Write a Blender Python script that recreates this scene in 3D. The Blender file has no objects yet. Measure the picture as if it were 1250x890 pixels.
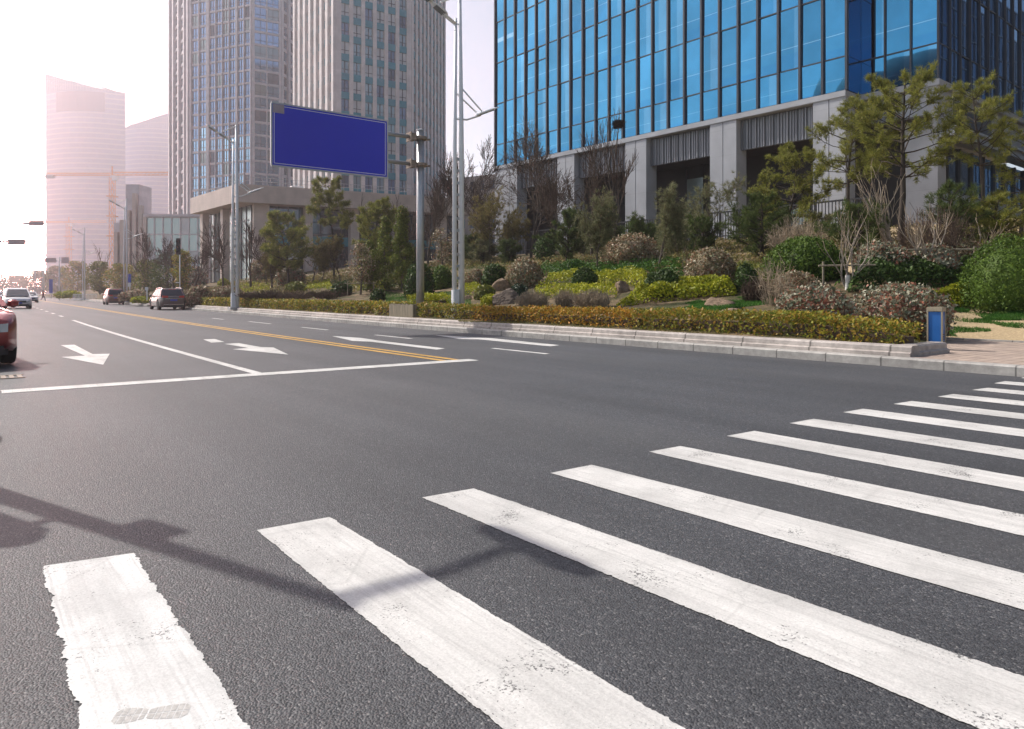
import bpy, bmesh, math, random
import numpy as np
from mathutils import Vector, Matrix
rad = math.radians
SC = bpy.context.scene
COL = SC.collection
random.seed(7)
RNG = np.random.default_rng(11)

# ------------------------------------------------------------------ camera, sky, sun, exposure
F_PX, VH, U0, EYE = 880.6, 358.0, 625.0, 1.25        # focal length and horizon in photo pixels, eye height in metres
cam_d = bpy.data.cameras.new('camera'); cam = bpy.data.objects.new('camera', cam_d); COL.objects.link(cam)
cam.location = (0, 0, EYE); cam.rotation_euler = (rad(90), 0, 0)
cam_d.sensor_width = 36; cam_d.lens = F_PX/1250*36; cam_d.shift_y = -(445-VH)/1250
cam_d.clip_start = 0.05; cam_d.clip_end = 6000
SC.camera = cam

VEIL = 18.0
GLOW_AZ, GLOW_EL, GLOW = -35.5, 2.5, (430.0, 90.0)
HAZE_D, HAZE_G = .0009, .68
SUN_AZ, SUN_EL = -58.0, 45.0                          # degrees left of the view axis, degrees up
w = bpy.data.worlds.new('World'); SC.world = w; w.use_nodes = True
nt = w.node_tree; nt.nodes.clear()
wo = nt.nodes.new('ShaderNodeOutputWorld'); bg = nt.nodes.new('ShaderNodeBackground')
sky = nt.nodes.new('ShaderNodeTexSky'); sky.sky_type = 'NISHITA'; sky.sun_disc = False
sky.sun_elevation = rad(SUN_EL); sky.sun_rotation = rad(SUN_AZ)
sky.altitude = 10; sky.air_density = 1.0; sky.dust_density = 2.5; sky.ozone_density = 1.5
bg.inputs['Strength'].default_value = 0.085
# thin bright veil low in the sky, strongest towards the sun
def wn(t, **k):
    x = nt.nodes.new(t)
    for a, b in k.items(): setattr(x, a, b)
    return x
tcw = wn('ShaderNodeTexCoord'); nrm = wn('ShaderNodeVectorMath', operation='NORMALIZE'); nt.links.new(tcw.outputs['Generated'], nrm.inputs[0])
sep = wn('ShaderNodeSeparateXYZ'); nt.links.new(nrm.outputs[0], sep.inputs[0])
def wm(op, a, b):
    x = wn('ShaderNodeMath', operation=op)
    for i, v_ in enumerate((a, b)):
        if hasattr(v_, 'links'): nt.links.new(v_, x.inputs[i])
        else: x.inputs[i].default_value = v_
    return x.outputs[0]
up_ = wm('MAXIMUM', sep.outputs[2], 0.0); low = wm('POWER', wm('SUBTRACT', 1.0, up_), 3.0)
dt = wn('ShaderNodeVectorMath', operation='DOT_PRODUCT'); nt.links.new(nrm.outputs[0], dt.inputs[0]); dt.inputs[1].default_value = (math.sin(rad(SUN_AZ)), math.cos(rad(SUN_AZ)), 0)
side = wm('POWER', wm('MULTIPLY_ADD', dt.outputs['Value'], .5), 1.1); side.node.inputs[0].links[0].from_node.inputs[2].default_value = .5
veil = wm('MULTIPLY', wm('MULTIPLY', low, side), VEIL)
vc = wn('ShaderNodeMix', data_type='RGBA', blend_type='ADD'); vc.inputs[0].default_value = 1.0
vs_ = wn('ShaderNodeMix', data_type='RGBA', blend_type='MULTIPLY'); vs_.inputs[0].default_value = 1.0; vs_.inputs[6].default_value = (.92, .99, 1.0, 1); nt.links.new(veil, vs_.inputs[7])
nt.links.new(sky.outputs[0], vc.inputs[6]); nt.links.new(vs_.outputs[2], vc.inputs[7])
# added warm glow low in the sky, standing in for lens flare
gdir = (math.sin(rad(GLOW_AZ))*math.cos(rad(GLOW_EL)), math.cos(rad(GLOW_AZ))*math.cos(rad(GLOW_EL)), math.sin(rad(GLOW_EL)))
gd = wn('ShaderNodeVectorMath', operation='DOT_PRODUCT'); nt.links.new(nrm.outputs[0], gd.inputs[0]); gd.inputs[1].default_value = gdir
gc = wm('MAXIMUM', gd.outputs['Value'], 0.0)
glow = wm('ADD', wm('MULTIPLY', wm('POWER', gc, 260.0), GLOW[0]), wm('MULTIPLY', wm('POWER', gc, 40.0), GLOW[1]))
vg = wn('ShaderNodeMix', data_type='RGBA', blend_type='MULTIPLY'); vg.inputs[0].default_value = 1.0; vg.inputs[6].default_value = (1.0, .46, .39, 1); nt.links.new(glow, vg.inputs[7])
vt = wn('ShaderNodeMix', data_type='RGBA', blend_type='ADD'); vt.inputs[0].default_value = 1.0
nt.links.new(vc.outputs[2], vt.inputs[6]); nt.links.new(vg.outputs[2], vt.inputs[7]); nt.links.new(vt.outputs[2], bg.inputs['Color']); nt.links.new(bg.outputs[0], wo.inputs['Surface'])
sd = bpy.data.lights.new('sun', 'SUN'); sun = bpy.data.objects.new('sun', sd); COL.objects.link(sun)
sd.energy = 4.7; sd.angle = rad(0.53); sd.color = (1.0, 0.95, 0.87)
to_sun = Vector((math.sin(rad(SUN_AZ))*math.cos(rad(SUN_EL)), math.cos(rad(SUN_AZ))*math.cos(rad(SUN_EL)), math.sin(rad(SUN_EL))))
sun.rotation_euler = to_sun.to_track_quat('Z', 'Y').to_euler()
SC.view_settings.view_transform = 'Standard'; SC.view_settings.look = 'None'
SC.view_settings.exposure = 0.48; SC.view_settings.gamma = 1.0
SC.render.engine = 'CYCLES'
cy = SC.cycles
cy.max_bounces = 6; cy.diffuse_bounces = 3; cy.glossy_bounces = 4; cy.transmission_bounces = 3; cy.volume_bounces = 0
cy.transparent_max_bounces = 6; cy.use_denoising = True; cy.caustics_reflective = False; cy.caustics_refractive = False

# ------------------------------------------------------------------ frames of reference
YAW = rad(-37.458)                                    # the road runs away to the left
SV = np.array([math.sin(YAW), math.cos(YAW)])         # s: along the road, away
TV = np.array([math.cos(YAW), -math.sin(YAW)])        # t: across the road, to the right
ROADROT = -YAW                                        # local x = t, local y = s
T_KERB, T_YELLOW, T_LANE = 12.6, 7.26, 3.69
def bend(s):
    s = np.asarray(s, float); a = np.clip(s-10, 0, 25); return .0006*a*a + .03*np.maximum(0, s-35)
def st(X, Y): return X*SV[0]+Y*SV[1], X*TV[0]+Y*TV[1]
def xy(s, t): return np.array([s*SV[0]+t*TV[0], s*SV[1]+t*TV[1]])
def rq(s, q):                                         # q metres beyond the kerb line, following the road's bend
    return xy(s, T_KERB+float(bend(s))+q)
def P(u, v, d): return Vector(((u-U0)/F_PX*d, d, EYE-(v-VH)/F_PX*d))
def G(u, v, z=0.0): return P(u, v, F_PX*(EYE-z)/(v-VH))
def Gst(u, v, z=0.0):
    p = G(u, v, z); return st(p.x, p.y)
def smooth(x, a, b):
    x = np.clip((np.asarray(x, float)-a)/(b-a), 0, 1); return x*x*(3-2*x)
def tz(s, q):                                         # height of the planted bank
    s = np.asarray(s, float); q = np.asarray(q, float)
    bed = .33+.17*np.maximum(0, q-.6)
    lawn = .17+.19*np.maximum(0, q-6.2)
    s0 = np.interp(q, [0, .7, 1.9, 6.2], [5.2, 5.3, 5.75, 7.75]); k = smooth(s, s0, s0+2.6)
    z = lawn*(1-k)+bed*k
    lump = .10*np.sin(s*.55+q*.3)*np.sin(q*.7+.4)*smooth(q, 2, 5)
    return np.minimum(z+lump*k, 4.8)
def tzxy(X, Y):
    s, t = st(X, Y); return float(tz(s, t-T_KERB-float(bend(s))))
def on_bank(u, v, lo=8.0, hi=140.0):
    prev = None
    d = lo
    while d < hi:
        p = P(u, v, d); s, t = st(p.x, p.y); q = t-T_KERB-float(bend(s))
        if q > .3 and p.z < float(tz(s, q)): return p, d
        d += .1
    p = P(u, v, 55); return Vector((p.x, p.y, tzxy(p.x, p.y))), 55

# ------------------------------------------------------------------ tags and linking
def tag(o, label=None, cat=None, group=None, kind=None):
    if label: o['label'] = label
    if cat: o['category'] = cat
    if group: o['group'] = group
    if kind: o['kind'] = kind
    return o
def thing(name, loc, label, cat, group=None, rz=0.0):
    o = bpy.data.objects.new(name, None); COL.objects.link(o); o.empty_display_size = .3
    o.location = loc; o.rotation_euler = (0, 0, rz)
    return tag(o, label, cat, group)
def link_mesh(name, me, parent=None):
    o = bpy.data.objects.new(name, me); COL.objects.link(o)
    if parent: o.parent = parent
    return o
def copy_tree(o, parent=None):
    c = o.copy(); COL.objects.link(c)
    if parent: c.parent = parent
    for ch in list(o.children): copy_tree(ch, c)
    return c

# ------------------------------------------------------------------ mesh builder
class MB:
    def __init__(self): self.v = []; self.f = []; self.mi = []; self.m = 0
    def add(self, vs, fs):
        b = len(self.v); self.v += [tuple(x) for x in vs]
        for f in fs: self.f.append([b+i for i in f]); self.mi.append(self.m)
    def box(self, x0, x1, y0, y1, z0, z1, fr=None):
        vs = [(x, y, z) for z in (z0, z1) for y in (y0, y1) for x in (x0, x1)]
        if fr:
            O, X, N = fr; vs = [(O[0]+x*X[0]+y*N[0], O[1]+x*X[1]+y*N[1], z) for x, y, z in vs]
        self.add(vs, [(0, 2, 3, 1), (4, 5, 7, 6), (0, 1, 5, 4), (2, 6, 7, 3), (0, 4, 6, 2), (1, 3, 7, 5)]); return self
    def quad(self, a, b, c, d): self.add([a, b, c, d], [(0, 1, 2, 3)]); return self
    def tube(self, pts, r, n=8, cap=True):
        pts = [Vector(p) for p in pts]; rs = r if isinstance(r, (list, tuple)) else [r]*len(pts)
        ref = Vector((.13, .31, .94)); vs = []; fs = []; k = len(pts)
        for i, p in enumerate(pts):
            d = (pts[min(i+1, k-1)]-pts[max(i-1, 0)]).normalized()
            if abs(d.dot(ref)) > .97: ref = Vector((.9, .3, .1))
            a = d.cross(ref).normalized(); b = d.cross(a)
            for j in range(n):
                t = 2*math.pi*j/n; vs.append(p+a*(rs[i]*math.cos(t))+b*(rs[i]*math.sin(t)))
        for i in range(k-1):
            for j in range(n):
                fs.append((i*n+j, i*n+(j+1) % n, (i+1)*n+(j+1) % n, (i+1)*n+j))
        if cap: fs.append(tuple(range(n-1, -1, -1))); fs.append(tuple((k-1)*n+j for j in range(n)))
        self.add(vs, fs); return self
    def lathe(self, prof, n=20, c=(0, 0, 0), axis='z'):
        vs = []; fs = []
        for r, z in prof:
            for j in range(n):
                t = 2*math.pi*j/n; x, y = r*math.cos(t), r*math.sin(t)
                p = (x, y, z) if axis == 'z' else ((x, z, y) if axis == 'y' else (z, x, y))
                vs.append((c[0]+p[0], c[1]+p[1], c[2]+p[2]))
        for i in range(len(prof)-1):
            for j in range(n): fs.append((i*n+j, i*n+(j+1) % n, (i+1)*n+(j+1) % n, (i+1)*n+j))
        fs.append(tuple(range(n))); fs.append(tuple((len(prof)-1)*n+j for j in range(n)))
        self.add(vs, fs); return self
    def loft(self, rings, cap=True):
        n = len(rings[0]); vs = [p for r in rings for p in r]; fs = []
        for i in range(len(rings)-1):
            for j in range(n): fs.append((i*n+j, i*n+(j+1) % n, (i+1)*n+(j+1) % n, (i+1)*n+j))
        if cap: fs.append(tuple(range(n-1, -1, -1))); fs.append(tuple((len(rings)-1)*n+j for j in range(n)))
        self.add(vs, fs); return self
    def build(self, name, mats, parent=None, smooth=False, recalc=True, bevel=0):
        me = bpy.data.meshes.new(name); me.from_pydata(self.v, [], self.f)
        for m in (mats if isinstance(mats, (list, tuple)) else [mats]): me.materials.append(m)
        if any(self.mi): me.polygons.foreach_set('material_index', self.mi)
        if recalc or bevel:
            bm = bmesh.new(); bm.from_mesh(me)
            if recalc: bmesh.ops.recalc_face_normals(bm, faces=bm.faces)
            if bevel: bmesh.ops.bevel(bm, geom=list(bm.edges), offset=bevel, segments=2, affect='EDGES', clamp_overlap=True)
            bm.to_mesh(me); bm.free()
        if smooth: me.polygons.foreach_set('use_smooth', [True]*len(me.polygons))
        me.update(); return link_mesh(name, me, parent)
def np_mesh(name, V, nper, mat, parent=None, extra=None):
    """V: (N, nper, 3) separate polygons; extra: (verts, faces) added with the same material"""
    N = V.shape[0]; verts = V.reshape(-1, 3); faces_i = np.arange(N*nper); starts = np.arange(N)*nper; tot = np.full(N, nper)
    if extra is not None:
        ev, ef = extra; ef = np.asarray(ef); b = len(verts); verts = np.vstack([verts, ev])
        faces_i = np.concatenate([faces_i, (ef+b).ravel()]); k = ef.shape[1]
        starts = np.concatenate([starts, N*nper+np.arange(len(ef))*k]); tot = np.concatenate([tot, np.full(len(ef), k)])
    me = bpy.data.meshes.new(name)
    me.vertices.add(len(verts)); me.vertices.foreach_set('co', verts.astype(np.float32).ravel())
    me.loops.add(len(faces_i)); me.loops.foreach_set('vertex_index', faces_i.astype(np.int32))
    me.polygons.add(len(starts)); me.polygons.foreach_set('loop_start', starts.astype(np.int32)); me.polygons.foreach_set('loop_total', tot.astype(np.int32))
    me.update(calc_edges=True); me.materials.append(mat)
    return link_mesh(name, me, parent)

# ------------------------------------------------------------------ materials
class NT:
    def __init__(self, name):
        self.m = bpy.data.materials.new(name); self.m.use_nodes = True; self.t = self.m.node_tree
        self.b = self.t.nodes['Principled BSDF']; self.tc = None
    def n(self, typ, **kw):
        x = self.t.nodes.new(typ)
        for k, v in kw.items():
            if k in x.inputs.keys(): x.inputs[k].default_value = v
            else: setattr(x, k, v)
        return x
    def l(self, a, b): self.t.links.new(a, b)
    def coord(self, kind='Object', scale=None):
        if not self.tc: self.tc = self.n('ShaderNodeTexCoord')
        o = self.tc.outputs[kind]
        if scale is not None:
            mp = self.n('ShaderNodeMapping'); mp.inputs['Scale'].default_value = scale; self.l(o, mp.inputs['Vector']); o = mp.outputs[0]
        return o
    def noise(self, scale, detail=3, rough=.55, vec=None, dist=0):
        x = self.n('ShaderNodeTexNoise'); x.inputs['Scale'].default_value = scale; x.inputs['Detail'].default_value = detail
        x.inputs['Roughness'].default_value = rough; x.inputs['Distortion'].default_value = dist
        self.l(vec if vec is not None else self.coord(), x.inputs['Vector']); return x.outputs['Fac']
    def ramp(self, fac, stops, interp='LINEAR'):
        x = self.n('ShaderNodeValToRGB'); r = x.color_ramp; r.interpolation = interp
        while len(r.elements) < len(stops): r.elements.new(.5)
        for e, (p, c) in zip(r.elements, stops):
            e.position = p; e.color = (*c, 1) if isinstance(c, (tuple, list)) else (c, c, c, 1)
        self.l(fac, x.inputs['Fac']); return x.outputs['Color']
    def mix(self, fac, a, b, mode='MIX'):
        x = self.n('ShaderNodeMix', data_type='RGBA', blend_type=mode)
        for s, val in ((x.inputs[0], fac), (x.inputs[6], a), (x.inputs[7], b)):
            if hasattr(val, 'links'): self.l(val, s)
            else: s.default_value = (*val, 1) if isinstance(val, tuple) else val
        return x.outputs[2]
    def math(self, op, a, b=0.0):
        x = self.n('ShaderNodeMath', operation=op)
        for s, val in ((x.inputs[0], a), (x.inputs[1], b)):
            if hasattr(val, 'links'): self.l(val, s)
            else: s.default_value = val
        return x.outputs[0]
    def bump(self, h, strength, dist=.01):
        x = self.n('ShaderNodeBump'); x.inputs['Strength'].default_value = strength; x.inputs['Distance'].default_value = dist
        self.l(h, x.inputs['Height']); self.l(x.outputs[0], self.b.inputs['Normal'])
    def col(self, c):
        if hasattr(c, 'links'): self.l(c, self.b.inputs['Base Color'])
        else: self.b.inputs['Base Color'].default_value = (*c, 1)
    def set(self, rough=None, metal=None, spec=None):
        if rough is not None: self.b.inputs['Roughness'].default_value = rough
        if metal is not None: self.b.inputs['Metallic'].default_value = metal
        if spec is not None: self.b.inputs['Specular IOR Level'].default_value = spec
        return self.m
def plain(name, c, rough=.6, metal=0, var=.12, scale=6, spec=.4, bump=0):
    k = NT(name); nz = k.noise(scale, 4)
    k.col(k.ramp(nz, [(.25, tuple(x*(1-var) for x in c)), (.75, tuple(min(1, x*(1+var)) for x in c))]))
    if bump: k.bump(k.noise(scale*6, 3), bump, .01)
    return k.set(rough, metal, spec)
def leaf_mat(name, cols, trans=.25, rough=.5):
    k = NT(name); g = k.n('ShaderNodeNewGeometry'); n = len(cols)
    c = k.ramp(g.outputs['Random Per Island'], [(i/max(1, n-1), cols[i]) for i in range(n)])
    nz = k.noise(1.6, 2); c = k.mix(1.0, c, k.ramp(nz, [(.3, .72), (.7, 1.25)]), 'MULTIPLY')
    k.col(c); k.set(rough, 0, .18)
    tr = k.n('ShaderNodeBsdfTranslucent'); k.l(c, tr.inputs['Color'])
    mx = k.n('ShaderNodeMixShader'); mx.inputs[0].default_value = trans
    k.l(k.b.outputs[0], mx.inputs[1]); k.l(tr.outputs[0], mx.inputs[2]); k.l(mx.outputs[0], k.t.nodes['Material Output'].inputs['Surface'])
    return k.m
M = {}
def mk_asphalt():
    k = NT('asphalt'); co = k.coord()
    vo = k.n('ShaderNodeTexVoronoi'); vo.inputs['Scale'].default_value = 120; k.l(co, vo.inputs['Vector'])
    stone = k.ramp(vo.outputs['Color'], [(.0, (.022, .0225, .025)), (.45, (.047, .048, .053)), (.8, (.083, .085, .090)), (1, (.22, .215, .21))])
    fine = k.ramp(k.noise(260, 2), [(.35, .65), (.68, 1.3)])
    big = k.ramp(k.noise(.35, 4), [(.3, .86), (.7, 1.16)])
    lane = k.ramp(k.noise(1.0, 3, vec=k.coord('Object', (1.1, .05, 1))), [(.3, .80), (.72, 1.28)])
    c = k.mix(1, k.mix(1, k.mix(1, stone, fine, 'MULTIPLY'), big, 'MULTIPLY'), lane, 'MULTIPLY')
    stain = k.ramp(k.noise(.9, 6, .7, dist=.6), [(.60, 0.0), (.74, .45)]); c = k.mix(stain, c, (.022, .021, .021))
    dust = k.ramp(k.noise(.16, 5, .6, vec=k.coord('Object', (2.2, .25, 1))), [(.5, 0.0), (.72, .30)]); c = k.mix(dust, c, (.105, .10, .092))
    k.col(c); k.set(.62, 0, .5)
    h = k.math('ADD', k.math('MULTIPLY', vo.outputs['Distance'], -1.0), k.math('MULTIPLY', k.noise(160, 2), .5))
    k.bump(h, .6, .006); return k.m
def mk_paint(name, base, worn, streak=.5):
    k = NT(name)
    lng = k.noise(1.0, 5, .65, vec=k.coord('Object', (46, 1.3, 1)))       # streaks along the stripe
    blot = k.noise(1.7, 6, .66); fine = k.noise(120, 3)
    c = k.mix(k.math('MULTIPLY', k.ramp(lng, [(.5, 0.0), (.72, 1.0)]), streak), base, worn)
    c = k.mix(k.ramp(blot, [(.44, 0.0), (.72, .85)]), c, tuple(x*.66 for x in base))
    band = k.ramp(k.noise(1.0, 5, .6, vec=k.coord('Object', (4.5, .45, 1))), [(.45, 0.0), (.68, .8)]); c = k.mix(band, c, tuple(x*.68 for x in base))
    gone = k.ramp(k.math('ADD', k.math('MULTIPLY', k.noise(95, 2), .6), k.math('MULTIPLY', k.noise(3.0, 5, .65), .7)), [(.76, 0.0), (.83, .85)]); c = k.mix(gone, c, (.07, .07, .07))
    c = k.mix(1, c, k.ramp(fine, [(.3, .86), (.62, 1.05)]), 'MULTIPLY')
    vo = k.n('ShaderNodeTexVoronoi', feature='DISTANCE_TO_EDGE'); vo.inputs['Scale'].default_value = 1.2
    k.l(k.coord('Object', (1, .8, 1)), vo.inputs['Vector'])
    crack = k.ramp(vo.outputs['Distance'], [(0, .62), (.012, 1.0)])
    c = k.mix(.28, c, k.mix(1, c, crack, 'MULTIPLY'))
    pits = k.n('ShaderNodeTexVoronoi'); pits.inputs['Scale'].default_value = 60; k.l(k.coord(), pits.inputs['Vector'])
    pit = k.ramp(pits.outputs['Distance'], [(.05, .35), (.11, 1)])
    gate = k.ramp(k.noise(9, 2), [(.6, 0.0), (.66, 1.0)])
    c = k.mix(gate, c, k.mix(1, c, pit, 'MULTIPLY'))
    k.col(c); k.set(.62, 0, .35); k.bump(fine, .35, .004); return k.m
def mk_soil():
    k = NT('bank_soil')
    a = k.ramp(k.noise(.9, 5, .6), [(.36, (.05, .055, .018)), (.48, (.10, .08, .04)), (.60, (.19, .135, .08)), (.78, (.30, .22, .13))])
    sp = k.n('ShaderNodeSeparateXYZ'); k.l(k.coord(), sp.inputs[0])
    lawn = k.math('GREATER_THAN', k.math('SUBTRACT', k.math('MULTIPLY', k.math('SUBTRACT', sp.outputs[0], 17.6), .9), k.math('SUBTRACT', sp.outputs[1], 8.2)), k.math('MULTIPLY', k.noise(.8, 4), 1.0))
    a = k.mix(lawn, a, (.44, .335, .20))
    c = k.mix(1, a, k.ramp(k.noise(22, 4), [(.3, .68), (.7, 1.2)]), 'MULTIPLY'); k.col(c); k.set(.9, 0, .2); k.bump(k.noise(14, 4), .6, .05); return k.m
def mk_paving():
    k = NT('paving_blocks'); br = k.n('ShaderNodeTexBrick'); k.l(k.coord(), br.inputs['Vector'])
    br.inputs['Color1'].default_value = (.46, .36, .29, 1); br.inputs['Color2'].default_value = (.38, .30, .25, 1); br.inputs['Mortar'].default_value = (.22, .18, .15, 1)
    br.inputs['Scale'].default_value = 1; br.inputs['Mortar Size'].default_value = .012; br.inputs['Brick Width'].default_value = .4; br.inputs['Row Height'].default_value = .2
    k.col(k.mix(1, br.outputs['Color'], k.ramp(k.noise(3, 4), [(.3, .8), (.7, 1.12)]), 'MULTIPLY')); return k.set(.85, 0, .3)
def mk_stone(name, c, joint, rough=.7):
    k = NT(name)                                        # kerb stone: joints along local y
    wv = k.n('ShaderNodeTexWave', wave_type='BANDS', bands_direction='Y', wave_profile='SAW'); wv.inputs['Scale'].default_value = .31416/joint
    k.l(k.coord(), wv.inputs['Vector'])
    jn = k.ramp(wv.outputs['Fac'], [(0, .22), (.02, 1.0), (.98, 1.0), (1, .22)])
    a = k.ramp(k.noise(7, 5, .65), [(.3, tuple(x*.72 for x in c)), (.7, tuple(x*1.15 for x in c))])
    st_ = k.ramp(k.noise(.8, 4), [(.35, .78), (.65, 1.1)])
    k.col(k.mix(1, k.mix(1, a, st_, 'MULTIPLY'), jn, 'MULTIPLY')); k.bump(k.noise(60, 3), .3, .006); return k.set(rough, 0, .3)
def mk_glass(name, c, rough=.03, metal=1.0, var=.08, rooms=False):
    k = NT(name); oi = k.n('ShaderNodeObjectInfo')
    k.col(k.ramp(oi.outputs['Random'], [(0, tuple(x*(1-var) for x in c)), (1, tuple(min(1, x*(1+var)) for x in c))]))
    if rooms:
        sp = k.n('ShaderNodeSeparateXYZ'); k.l(k.coord('Generated'), sp.inputs[0]); rnd = oi.outputs['Random']
        r2 = k.math('FRACT', k.math('MULTIPLY', rnd, 7.31)); r3 = k.math('FRACT', k.math('MULTIPLY', rnd, 17.77))
        base = k.b.inputs['Base Color'].links[0].from_socket
        strip = k.math('MULTIPLY', k.math('GREATER_THAN', sp.outputs[0], k.math('ADD', k.math('MULTIPLY', r2, .6), .35)), k.math('GREATER_THAN', r3, .45))
        low = k.math('MULTIPLY', k.math('LESS_THAN', sp.outputs[2], k.math('MULTIPLY', r3, .5)), k.math('GREATER_THAN', r2, .55))
        line = k.math('LESS_THAN', k.math('ABSOLUTE', k.math('SUBTRACT', sp.outputs[2], .36)), .006)
        c2 = k.mix(k.math('MULTIPLY', strip, .18), base, (.30, .55, .72)); c2 = k.mix(k.math('MULTIPLY', low, .25), c2, (.03, .18, .40)); c2 = k.mix(k.math('MULTIPLY', line, .35), c2, (.5, .7, .8))
        k.col(k.mix(1, c2, k.ramp(k.noise(.22, 4), [(.3, .80), (.7, 1.18)]), 'MULTIPLY'))
    k.bump(k.noise(.5, 1), .02, .05); return k.set(rough, metal, .6)
def mk_slats():
    k = NT('slat_metal'); a = k.noise(1.0, 2, .5, vec=k.coord('Object', (9, 9, .02)))
    k.col(k.ramp(a, [(.3, (.13, .14, .16)), (.5, (.21, .22, .24)), (.72, (.30, .31, .33))])); return k.set(.5, .3, .4)
def mk_tiles(name, c, sx, sz, joint=.75):
    k = NT(name); br = k.n('ShaderNodeTexBrick', offset=0.0)
    br.inputs['Scale'].default_value = 1; br.inputs['Brick Width'].default_value = sx; br.inputs['Row Height'].default_value = sz; br.inputs['Mortar Size'].default_value = .012
    br.inputs['Color1'].default_value = (*c, 1); br.inputs['Color2'].default_value = (*[x*.9 for x in c], 1); br.inputs['Mortar'].default_value = (*[x*joint for x in c], 1)
    sp = k.n('ShaderNodeSeparateXYZ'); k.l(k.coord(), sp.inputs[0]); cb = k.n('ShaderNodeCombineXYZ')
    k.l(k.math('ADD', sp.outputs[0], sp.outputs[1]), cb.inputs[0]); k.l(sp.outputs[2], cb.inputs[1]); k.l(cb.outputs[0], br.inputs['Vector'])
    k.col(k.mix(1, br.outputs['Color'], k.ramp(k.noise(.6, 4), [(.3, .86), (.7, 1.1)]), 'MULTIPLY')); return k.set(.6, 0, .4)
def mk_wood(name, c):
    k = NT(name); a = k.noise(2, 5, .6, vec=k.coord('Object', (12, 12, .8)))
    k.col(k.ramp(a, [(.3, tuple(x*.55 for x in c)), (.7, tuple(x*1.2 for x in c))])); k.bump(a, .3, .01); return k.set(.8, 0, .2)
def mk_bark(name, c):
    k = NT(name); a = k.noise(9, 5, .65, vec=k.coord('Object', (1, 1, .25)))
    k.col(k.ramp(a, [(.3, tuple(x*.5 for x in c)), (.7, tuple(x*1.3 for x in c))])); k.bump(a, .6, .02); return k.set(.85, 0, .2)

M['asphalt'] = mk_asphalt()
M['white_paint'] = mk_paint('white_road_paint', (.66, .65, .62), (.34, .335, .325), .6)
M['fresh_paint'] = mk_paint('fresh_white_road_paint', (.68, .68, .66), (.33, .32, .31), .55)
M['yellow_paint'] = mk_paint('yellow_road_paint', (.62, .36, .07), (.40, .27, .10), .4)
M['soil'] = mk_soil(); M['lawn_soil'] = plain('tan_lawn_soil', (.44, .335, .20), .9, 0, .22, 2.5, .2, .5); M['paving'] = mk_paving()
M['kerb'] = mk_stone('grey_granite_kerb', (.42, .40, .37), 1.0)
M['edging'] = mk_stone('pale_granite_edging', (.45, .405, .37), 1.5)
M['ground'] = plain('far_ground', (.16, .16, .12), .9, scale=.05)
M['white_metal'] = plain('white_painted_metal', (.80, .81, .82), .35, 0, .05, 3, .5)
M['grey_metal'] = plain('galvanised_metal', (.42, .43, .44), .42, .6, .12, 5, .5)
M['dark_metal'] = plain('dark_metal', (.035, .037, .042), .45, .3, .15, 4)
M['rust_metal'] = plain('rusty_bracket_metal', (.26, .21, .17), .6, .4, .2, 9)
M['black'] = plain('black_plastic', (.02, .02, .022), .5, 0, .15, 5)
M['sign_blue'] = plain('sign_blue_face', (.018, .034, .56), .45, 0, .05, .5, .35)
M['lens'] = plain('lamp_lens', (.16, .17, .18), .25, 0, .1, 9, .5)
M['bark'] = mk_bark('grey_bark', (.13, .105, .085)); M['bark_dark'] = mk_bark('dark_bark', (.075, .06, .048)); M['bark_pale'] = mk_bark('pale_smooth_bark', (.34, .29, .24))
M['twig_brown'] = plain('brown_twigs', (.10, .07, .052), .85, 0, .3, 5, .2); M['twig_grey'] = plain('grey_brown_twigs', (.36, .29, .21), .85, 0, .3, 5, .2)
M['lime'] = plain('white_lime_wash', (.62, .6, .56), .8, 0, .1, 12, .2)
M['wood'] = mk_wood('weathered_wood', (.30, .26, .19))
M['nest'] = plain('nest_sticks', (.05, .035, .025), .95, 0, .3, 20, .1)
M['rock'] = plain('brown_boulder', (.21, .15, .10), .85, 0, .5, 5, .2, .8); M['rock_grey'] = plain('mauve_boulder', (.16, .125, .10), .85, 0, .5, 6, .2, .8)

# ------------------------------------------------------------------ ground, road and kerbs
def road_obj(mb, name, mat, parent=None, smooth=False, recalc=False):
    o = mb.build(name, mat, parent, smooth, recalc)
    if parent is None: o.rotation_euler = (0, 0, ROADROT)
    return o
mb = MB(); mb.quad((-3500, -600, -.06), (3500, -600, -.06), (3500, 5000, -.06), (-3500, 5000, -.06))
tag(mb.build('ground', M['ground']), kind='structure')
S_LIST = list(np.concatenate([np.arange(-60, 10, 10), np.arange(10, 60, 2.5), np.arange(60, 421, 15)]))
mb = MB()
for a, b in zip(S_LIST[:-1], S_LIST[1:]):
    ta, tb = float(bend(a)), float(bend(b))
    mb.quad((-10+ta, a, 0), (T_KERB+.02+ta, a, 0), (T_KERB+.02+tb, b, 0), (-10+tb, b, 0))
road = road_obj(mb, 'road', M['asphalt']); tag(road, kind='structure')
def strip(name, prof, s_list, mat, label=None):
    """extrude a (q, z) profile along the kerb line"""
    mb = MB(); rings = [[(T_KERB+float(bend(s))+q, s, z) for q, z in prof] for s in s_list]
    n = len(prof)
    vs = [p for r in rings for p in r]; fs = []
    for i in range(len(rings)-1):
        for j in range(n-1): fs.append((i*n+j, i*n+j+1, (i+1)*n+j+1, (i+1)*n+j))
    fs.append(tuple(range(n))); fs.append(tuple((len(rings)-1)*n+j for j in range(n)))
    mb.add(vs, fs); return road_obj(mb, name, mat, None, False, True)
SK = [x for x in S_LIST if x <= 300]
kerb = strip('kerb', [(0, -.05), (0, .135), (.025, .16), (.22, .16), (.22, -.05)], SK, M['kerb']); tag(kerb, kind='structure')
SE = [5.65]+[x for x in S_LIST if 7 < x <= 200]
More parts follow.
